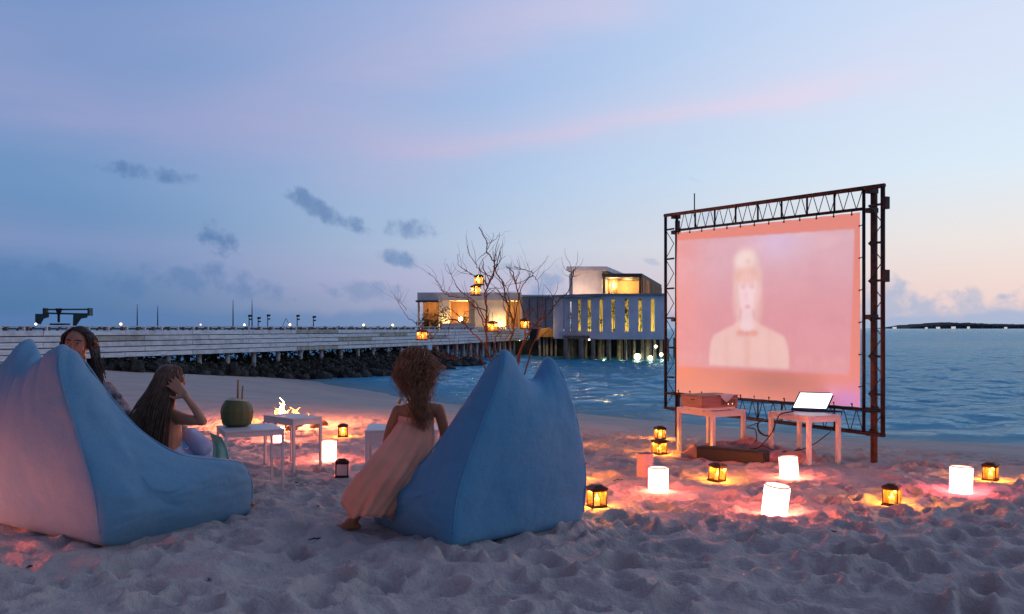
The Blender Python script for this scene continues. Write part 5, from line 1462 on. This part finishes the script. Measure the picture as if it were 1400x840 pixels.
# dress: gathered skirt hanging from a band, hem swept to the left
Lp = [(545, 572), (543, 578), (534, 592), (520, 611), (503, 632), (486, 653), (473, 672), (468, 690)]
Rp = [(592, 578), (593, 585), (593, 604), (588, 622), (578, 640), (565, 662), (552, 686), (536, 708)]
vs = []; n = 96; K = 28
def lerp_poly(P, f):
    x = f * (len(P) - 1); i = min(len(P) - 2, int(x)); x -= i; return (P[i][0] * (1 - x) + P[i + 1][0] * x, P[i][1] * (1 - x) + P[i + 1][1] * x)
for k in range(K):
    f = k / (K - 1); l, r = lerp_poly(Lp, f), lerp_poly(Rp, f)
    dpt = DG + .02 - .20 * min(1, f * 1.5)
    pl_, pr_ = at(l[0], l[1], dpt), at(r[0], r[1], dpt); c = (pl_ + pr_) / 2; hv = (pr_ - pl_) / 2; ry = .088 + .07 * f
    for j in range(n):
        a = 2 * PI * j / n
        fold = 1 + (.05 + .085 * f) * min(1, f * 5) * (math.sin(a * 11 + 1.5 * math.sin(f * 4)) * .6 + math.sin(a * 17 + 2 * f + 1) * .4 + .5 * math.sin(a * 5 + f * 2))
        sag = -.05 * f * f * (math.sin(a * 3 + 1) * .5 + math.sin(a * 5) * .3)
        vs.append(c + hv * math.cos(a) * (1 + (fold - 1) * .5) + Vector((0, ry * math.sin(a) * fold, sag)))
fs = [(k * n + j, k * n + (j + 1) % n, (k + 1) * n + (j + 1) % n, (k + 1) * n + j) for k in range(K - 1) for j in range(n)]
M_dress = mat('peach_cotton', (.94, .40, .24), .9, vary=.15, vscale=5, bump=.35, bscale=160, bdist=.003, sheen=.2)
dr = obj_from('dress', vs, fs, M_dress, g1, True); fix_normals(dr); md = dr.modifiers.new('s', 'SOLIDIFY'); md.thickness = .004
mb = MB()
for k, (f, g_) in enumerate(((0, .004), (.5, .008), (1.0, .006))):
    pass
wb = []
for zz, gr in ((-.006, .004), (.010, .010), (.030, .011), (.045, .004)):
    for j in range(48):
        a = 2 * PI * j / 48; l, r = Lp[0], Rp[0]; pl_, pr_ = at(l[0], l[1], DG + .02), at(r[0], r[1], DG + .02); c = (pl_ + pr_) / 2; hv = (pr_ - pl_) / 2
        wb.append(c + hv * math.cos(a) * (1 + gr * 6) + Vector((0, (.088 + gr) * math.sin(a), zz - .022)))
o = obj_from('waistband', wb, [(k * 48 + j, k * 48 + (j + 1) % 48, (k + 1) * 48 + (j + 1) % 48, (k + 1) * 48 + j) for k in range(3) for j in range(48)], M_dress, dr, True); fix_normals(o)
M_strap = mat('yellow_ribbon', (.62, .36, .02), .6)
sp_ = smooth_path([ga(545, 552, .0), ga(549, 546, -.075), ga(556, 556, -.098), ga(564, 568, -.108), ga(570, 578, -.102)], 5)
MB().tube(sp_, .0085, 8, flat=.3, up=(0, -1, 0)).build('shoulder_strap', M_strap, g1, True)
# curls
def curls(par, c, f, u, s, h, N, length, m, rad=.0022, env=None, wig=.012, turns=7, seed=5, part_back=.2, spread=.05, name='hair'):
    rg = random.Random(seed); mb = MB()
    for k in range(N):
        th = rg.uniform(0, 2 * PI); ph = math.acos(rg.uniform(-.35, 1)); d = s * (math.sin(ph) * math.cos(th)) + f * (math.sin(ph) * math.sin(th)) + u * math.cos(ph)
        if d.dot(f) > .45 and d.dot(u) < .55: continue
        p = c + u * .06 * h - f * .04 * h + s * (d.dot(s) * .385 * h) + f * (d.dot(f) * .45 * h) + u * (d.dot(u) * .43 * h)
        L = length * rg.uniform(.55, 1.05); n_ = 22; pts = []; a0 = rg.uniform(0, 6.28); tn = turns * rg.uniform(.7, 1.4); amp = wig * rg.uniform(.5, 1.5)
        out_ = Vector((d.x, d.y, 0)) * rg.uniform(.4, 1.3)
        q = p.copy(); vel = d * .7
        for j in range(n_):
            fj = j / (n_ - 1); e1 = s; e2 = f
            pts.append(q + (e1 * math.cos(a0 + tn * fj * 6.28 * .35) + e2 * math.sin(a0 + tn * fj * 6.28 * .35)) * amp * min(1, fj * 4))
            vel = vel * .72 + Vector((0, 0, -1)) * .30 + out_ * spread * (1 - fj)
            if env: vel += env(q, fj)
            q = q + vel.normalized() * L / n_
            cq = q - (c - f * .04 * h); dd = Vector((cq.dot(s) / (.40 * h), cq.dot(f) / (.47 * h), cq.dot(u) / (.46 * h)))
            if dd.length < 1: q = q + (s * dd.x * .40 * h + f * dd.y * .47 * h + u * dd.z * .46 * h) * (1 / max(dd.length, .2) - 1)
        mb.tube(pts, [rad * (1 - .5 * j / n_) for j in range(n_)], 3, cap=False)
    return mb.build(name, m, par, True)
def cap_hair(par, c, f, u, s, h, m, back=True):
    M = Matrix((s, f, u)).transposed(); mb = MB().ball(c + u * .075 * h - f * .075 * h, (.40 * h, .43 * h, .43 * h), 20, M)
    return mb.build('hair_base', m, par, True)
cap_hair(g1, hc, f_, u_, s_, hh, M_hairc)
def locks(par, c, f, u, s, h, N, m, tipf, rad, wig, seed, lat, name):
    rg = random.Random(seed); mb = MB()
    for k in range(N):
        th = rg.uniform(0, 2 * PI); ph = math.acos(rg.uniform(-.45, 1)); d = s * (math.sin(ph) * math.cos(th)) + f * (math.sin(ph) * math.sin(th)) + u * math.cos(ph)
        if d.dot(f) > .45 and d.dot(u) < .6: continue
        p = c + u * .06 * h - f * .04 * h + s * (d.dot(s) * .385 * h) + f * (d.dot(f) * .45 * h) + u * (d.dot(u) * .43 * h)
        hd_ = Vector((d.x, d.y, 0)); o1 = rg.uniform(*lat)
        a = p + d * .025 + hd_ * o1 * .6 + Vector((0, 0, -.02 if d.dot(u) < .6 else .01))
        b2 = Vector((p.x + hd_.x * o1 * 1.3, p.y + hd_.y * o1, min(p.z - .06, c.z - rg.uniform(.02, .09))))
        e = tipf(p, d, rg); m2 = b2.lerp(e, .62) + Vector((0, -.012, 0)); m2.x = e.x + (m2.x - e.x) * .6
        pts = smooth_path([p, a, b2, m2, e], 7)
        a0 = rg.uniform(0, 6.28); tn = rg.uniform(2.2, 4.5); am = wig * rg.uniform(.5, 1.5); L = len(pts); P2 = []
        for j_, q_ in enumerate(pts):
            fj = j_ / (L - 1); an_ = a0 + tn * 6.28 * fj
            P2.append(q_ + (s * math.cos(an_) + f * math.sin(an_)) * am * min(1, fj * 3))
        mb.tube(P2, [rad * (1 - .5 * j_ / L) for j_ in range(L)], 3, cap=False)
    return mb.build(name, m, par, True)
def tip1(p, d, rg):
    if rg.random() < .42:
        sx = p.x - hc.x; return Vector((p.x + sx * .25 + rg.gauss(0, .012), p.y - .01 + rg.gauss(0, .01), hc.z - rg.uniform(.10, .19)))
    x = ga(580 + rg.gauss(0, 5) + (p.x - hc.x) * 70, 500).x
    return Vector((x, DG - .105 - rg.uniform(0, .035), ga(0, rg.uniform(552, 588)).z))
locks(g1, hc, f_, u_, s_, hh, 640, M_hairc, tip1, .0021, .0105, 5, (.014, .058), 'hair')
curls(g1, hc, f_, u_, s_, hh, 150, .15, M_hairc, .0011, None, .012, 7, 9, spread=.35, name='flyaway_hair')
def env1b(q, fj): return Vector((.17, .05, .16 if fj < .5 else -.1))
curls(g1, hc + s_ * -.01, f_, u_, s_, hh, 260, .18, M_hairc, .0014, env1b, .016, 8, 12, spread=.2, name='windblown_hair')

# --- 2. long haired girl, hand on her head
DL = 6.15
la = lambda px, py, d=0.0: at(px, py, DL + d)
g2 = thing('person', 'long straight haired girl holding one hand to her head behind large bean bag', 'person', (la(240, 620).x, DL, gz(la(240, 620).x, DL)))
mb = MB(); hc2 = la(233, 519, .02); hh2 = .205
fwd2 = Vector((.80, .58, -.05)); _, f2, u2, s2 = head(mb, hc2, hh2, fwd2, (.03, 0, 1))
mb.limb([la(232, 536, .03), la(230, 562, .03)], [.042, .046], 12)
mb.limb([la(206, 574, .05), la(230, 566, .03), la(250, 573, -.02)], [.040, .052, .042], 12)
mb.limb([la(229, 572, .03), la(228, 595, .03), la(227, 618, .04), la(228, 645, .06)], [.085, .10, .092, .105], 16)
mb.limb([la(250, 573, -.02), la(264, 575, -.06), la(277, 576, -.08)], [.041, .035, .030], 12)
mb.limb([la(277, 576, -.08), la(266, 558, -.09), la(253, 541, -.10)], [.030, .027, .020], 12)
hand(mb, la(253, 541, -.10), (-.62, .02, .62), (.35, -.85, .25), .155, .16, -1, .16)
mb.limb([la(206, 574, .05), la(197, 597, .08), la(206, 618, .16)], [.038, .032, .026], 12); hand(mb, la(206, 618, .16), (.5, .7, -.3), (-.5, 0, .8), .14, .3, 1)
k2 = Vector((-2.16, 6.42, .31)); a2 = Vector((-1.86, 6.12, .075)); g02 = gz(-1.8, 6.1)
mb.limb([la(236, 640, .06), k2], [.09, .060], 12); mb.limb([k2, k2.lerp(a2, .4), a2], [.056, .05, .032], 12); foot(mb, a2, (.97, -.22), .185, g02)
k3 = Vector((-2.22, 6.60, .31)); a3 = Vector((-2.12, 6.62, .06)); mb.limb([la(230, 640, .12), k3], [.09, .06], 12); mb.limb([k3, a3], [.055, .032], 12); foot(mb, a3, (.9, .2), .20, .02)
finish_body(mb, M_skin2, g2, .0056, 4)
face_parts(hc2, hh2, f2, u2, s2, g2, M_hairl)
cap_hair(g2, hc2, f2, u2, s2, hh2, M_hairl)
rg = random.Random(4); mb = MB()
for k in range(620):
    th = rg.uniform(0, 2 * PI); ph = math.acos(rg.uniform(-.1, 1)); d = s2 * (math.sin(ph) * math.cos(th)) + f2 * (math.sin(ph) * math.sin(th)) + u2 * math.cos(ph)
    if d.dot(f2) > .35 and d.dot(u2) < .75: continue
    p = hc2 + u2 * .065 * hh2 - f2 * .04 * hh2 + s2 * (d.dot(s2) * .40 * hh2) + f2 * (d.dot(f2) * .46 * hh2) + u2 * (d.dot(u2) * .44 * hh2)
    w0 = rg.uniform(0, 1); tip = la(178 + 70 * w0, 606 + 24 * (1 - abs(w0 - .45) * 1.6) + rg.uniform(-12, 8), -.165 + rg.uniform(-.02, .05) + .05 * abs(w0 - .5))
    # keep strands ordered: those from the near side end near
    side = (p - hc2).x / .09; tip.x = la(213 + 33 * side + rg.gauss(0, 5), 600).x
    mid1 = p + d * .018 + Vector((0, 0, -.05)); mid2 = p.lerp(tip, .5) + Vector((0, -.045, -.01)) + Vector(((p - hc2).x * .10, 0, 0))
    pts = smooth_path([p - d * .004, mid1, mid2, tip], 4)
    cl_ = hc2 - f2 * .04 * hh2
    pts2 = []
    for q in pts:
        cq = q - cl_; dd = Vector((cq.dot(s2) / (.41 * hh2), cq.dot(f2) / (.47 * hh2), cq.dot(u2) / (.46 * hh2)))
        if dd.length < 1: q = q + (s2 * dd.x * .41 * hh2 + f2 * dd.y * .47 * hh2 + u2 * dd.z * .46 * hh2) * (1 / max(dd.length, .2) - 1)
        pts2.append(q + Vector((rg.gauss(0, .0015), rg.gauss(0, .0015), 0)))
    mb.tube(pts2, [.0042 * (1 - .45 * j / len(pts2)) for j in range(len(pts2))], 4, cap=False)
mb.build('hair', M_hairl, g2, True)
M_lav = mat('lavender_cotton', (.50, .50, .66), .9, vary=.15, vscale=6, bump=.3, bscale=90, bdist=.004)
mb = MB()
mb.limb([la(228, 622, .05), la(236, 640, .06)], [.115, .125], 16); mb.limb([la(236, 638, .05), k2 + Vector((.0, .0, .015)), k2.lerp(a2, .25)], [.118, .085, .075], 16); mb.limb([la(232, 638, .12), k3 + Vector((0, 0, .015))], [.11, .085], 14)
mb.limb([la(262, 596, .14), la(276, 612, .12)], [.06, .07], 12)
o = mb.build('skirt', M_lav, g2); remeshed(o, .009, 6); o.data.materials.clear(); o.data.materials.append(M_lav)
me = o.data; nv = len(me.vertices); co = np.empty(nv * 3); me.vertices.foreach_get('co', co); co = co.reshape(-1, 3); no = np.empty(nv * 3); me.vertices.foreach_get('normal', no); no = no.reshape(-1, 3)
co += no * (.012 * fbm(co[:, 0] * 9 + co[:, 2] * 4, co[:, 1] * 9, 3, 6))[:, None]; me.vertices.foreach_set('co', co.ravel()); me.update()
# green towel lying over the seat edge
M_tow = mat('pale_green_towel', (.30, .50, .34), .95, vary=.2, vscale=12, bump=.5, bscale=120, bdist=.004)
tu, tv = np.meshgrid(np.linspace(0, 1, 14), np.linspace(0, 1, 14)); cs_ = [at(288, 592, 6.35), at(303, 598, 6.30), at(313, 628, 6.22), at(290, 630, 6.22)]
q = lambda i: np.array(cs_[i])[None, None, :]
PP = (q(0) * (1 - tu[..., None]) + q(1) * tu[..., None]) * (1 - tv[..., None]) + (q(3) * (1 - tu[..., None]) + q(2) * tu[..., None]) * tv[..., None]
PP[..., 1] += .02 * np.sin(tu * 9) * tv + .03 * np.sin(tv * PI)
o = grid_mesh('towel', PP[..., 0], PP[..., 1], PP[..., 2], M_tow); md = o.modifiers.new('s', 'SOLIDIFY'); md.thickness = .006
tag(o, 'pale green towel hanging beside the lavender skirt near the coconut table', 'towel')

# --- 3. dark haired woman half hidden by the large bean bag
DWm = 6.7
wa_ = lambda px, py, d=0.0: at(px, py, DWm + d)
g3 = thing('person', 'dark haired woman in patterned grey shirt looking out over large bean bag', 'person', (wa_(115, 640).x, DWm, gz(wa_(115, 640).x, DWm)))
mb = MB(); hc3 = wa_(106, 470, 0); hh3 = .235
fwd3 = Vector((.10, -.98, -.05)); _, f3, u3, s3 = head(mb, hc3, hh3, fwd3, (.06, 0, 1))
mb.limb([wa_(107, 488, .03), wa_(112, 530, .04)], [.052, .056], 12)
mb.limb([wa_(80, 540, .05), wa_(112, 533, .05), wa_(148, 531, .04)], [.05, .06, .05], 12)
mb.limb([wa_(113, 545, .05), wa_(115, 580, .06), wa_(118, 640, .08)], [.11, .12, .13], 16)
mb.limb([wa_(148, 531, .04), wa_(165, 556, .0), wa_(182, 582, -.02)], [.046, .040, .036], 12); mb.limb([wa_(182, 582, -.02), wa_(196, 606, .02), wa_(212, 622, .10)], [.036, .031, .024], 12)
hand(mb, wa_(212, 622, .10), (.7, .4, -.4), (.3, -.4, .8), .17, .3, 1)
mb.limb([wa_(80, 540, .05), wa_(66, 580, .1), wa_(80, 620, .0)], [.046, .038, .03], 12); hand(mb, wa_(80, 620, 0), (.6, -.3, -.4), (0, -.5, .8), .17, .3, 1)
kw = Vector((-2.6, 7.15, .42)); mb.limb([wa_(118, 650, .1), kw], [.12, .07], 12); mb.limb([kw, Vector((-2.35, 7.4, .1))], [.065, .04], 12); foot(mb, (-2.35, 7.4, .1), (.6, .7), .24, .02)
kw2 = Vector((-2.75, 7.35, .42)); mb.limb([wa_(112, 650, .14), kw2], [.12, .07], 12); mb.limb([kw2, Vector((-2.5, 7.6, .1))], [.065, .04], 12); foot(mb, (-2.5, 7.6, .1), (.6, .7), .24, .02)
finish_body(mb, M_skin3, g3, .0065, 4)
face_parts(hc3, hh3, f3, u3, s3, g3, M_hairw)
cap_hair(g3, hc3 + u3 * .012 - f3 * .022, f3, u3, s3, hh3, M_hairw)
rg = random.Random(8); mb = MB()
for k in range(900):
    th = rg.uniform(0, 2 * PI); ph = math.acos(rg.uniform(-.3, 1)); d = s3 * (math.sin(ph) * math.cos(th)) + f3 * (math.sin(ph) * math.sin(th)) + u3 * math.cos(ph)
    top_ = d.dot(u3) > .45
    if d.dot(f3) > (.58 if top_ else .16): continue
    p = hc3 + u3 * .075 * hh3 - f3 * .06 * hh3 + s3 * (d.dot(s3) * .41 * hh3) + f3 * (d.dot(f3) * .46 * hh3) + u3 * (d.dot(u3) * .45 * hh3)
    rs = 1 if (p - hc3).x > -.012 else -1
    lat = Vector((rs, 0, 0))
    side = hc3 + lat * (.41 * hh3 + rg.uniform(0, .014)) + Vector((0, rg.uniform(-.035, .05) + max(0, -d.dot(f3)) * .08, -.02 - rg.uniform(0, .03)))
    tip = wa_(107 + (20 if rs > 0 else -20) + rg.gauss(7 if rs > 0 else -2, 4), 520 + rg.uniform(-16, 12), rg.uniform(-.05, .08))
    mid0 = p.lerp(side, .45) + (d * .022 + u3 * .008)
    pts = smooth_path([p - d * .004, mid0, side, side.lerp(tip, .5) + lat * .008, tip], 5)
    pts2 = []
    for q_ in pts:
        cq = q_ - hc3 + f3 * .04 * hh3; dd = Vector((cq.dot(s3) / (.42 * hh3), cq.dot(f3) / (.49 * hh3), (cq.dot(u3) - .06 * hh3) / (.46 * hh3)))
        if dd.length < 1: q_ = q_ + (s3 * dd.x * .42 * hh3 + f3 * dd.y * .49 * hh3 + u3 * dd.z * .46 * hh3) * (1 / max(dd.length, .2) - 1)
        pts2.append(q_ + Vector((rg.gauss(0, .002), rg.gauss(0, .002), 0)))
    mb.tube(pts2, [.0046 * (1 - .45 * j / len(pts2)) for j in range(len(pts2))], 4, cap=False)
mb.build('hair', M_hairw, g3, True)
M_shirt = mat('grey_patterned_cotton', (.34, .29, .30), .9, vary=.8, vscale=16, col2=(.05, .045, .06), bump=.3, bscale=90, bdist=.004, detail=2)
mb = MB()
mb.limb([wa_(82, 541, .05), wa_(112, 537, .05), wa_(147, 532, .04)], [.062, .070, .060], 14); mb.limb([wa_(113, 545, .05), wa_(115, 580, .06), wa_(118, 645, .08)], [.125, .135, .145], 18)
mb.limb([wa_(147, 532, .04), wa_(165, 556, .0), wa_(182, 582, -.02)], [.060, .056, .052], 14); mb.limb([wa_(182, 582, -.02), wa_(196, 606, .02)], [.052, .046], 12)
mb.limb([wa_(80, 540, .05), wa_(66, 580, .1), wa_(74, 605, .05)], [.058, .052, .046], 12)
o = mb.build('shirt', M_shirt, g3); remeshed(o, .010, 5); o.data.materials.clear(); o.data.materials.append(M_shirt)
me = o.data; nv = len(me.vertices); co = np.empty(nv * 3); me.vertices.foreach_get('co', co); co = co.reshape(-1, 3); no = np.empty(nv * 3); me.vertices.foreach_get('normal', no); no = no.reshape(-1, 3)
co += no * (.008 * fbm(co[:, 0] * 11 + co[:, 2] * 14, co[:, 1] * 9 + co[:, 2] * 5, 3, 9))[:, None]; me.vertices.foreach_set('co', co.ravel()); me.update()

# ------------------------------------------------------------------ bits on the sand
M_dry = mat('dry_leaf', (.05, .035, .025), .8, vary=.4, vscale=30)
for px, py, kind, lb in ((287, 796, 'leaf', 'small dark curled leaf on the sand at the bottom'), (432, 740, 'twig', 'thin dark twig on the sand below the girl in the dress'), (436, 695, 'leaf', 'tiny brown leaf on the sand left of the dress hem'),
                         (405, 661, 'leaf', 'tiny dark leaf on the sand under the coconut table'), (845, 659, 'twig', 'small twig on the sand between two lanterns'), (41, 777, 'leaf', 'tiny leaf on the sand at lower left'), (1140, 728, 'leaf', 'tiny leaf on open sand right of the leaning lantern')):
    p = ground_spot(px, py); mb = MB()
    if kind == 'twig':
        a = random.uniform(-.5, .5); mb.tube([(-.045, -.01, .006), (-.01, .004, .012), (.02, .0, .008), (.05, .012, .012)], [.003, .005, .004, .002], 6)
        mb.tube([(.0, .002, .01), (.025, .03, .014)], [.003, .0015], 5)
    else:
        s0 = .022; mb.add([(-s0, 0, .003), (-.3 * s0, -.5 * s0, .007), (s0, 0, .004), (.1 * s0, .5 * s0, .012), (0, 0, .002)], [(0, 1, 4), (1, 2, 4), (2, 3, 4), (3, 0, 4), (0, 3, 2, 1)])
    o = mb.build('fallen_' + kind, M_dry); o.location = p; o.rotation_euler = (0, 0, random.uniform(0, 3)); tag(o, lb, kind)
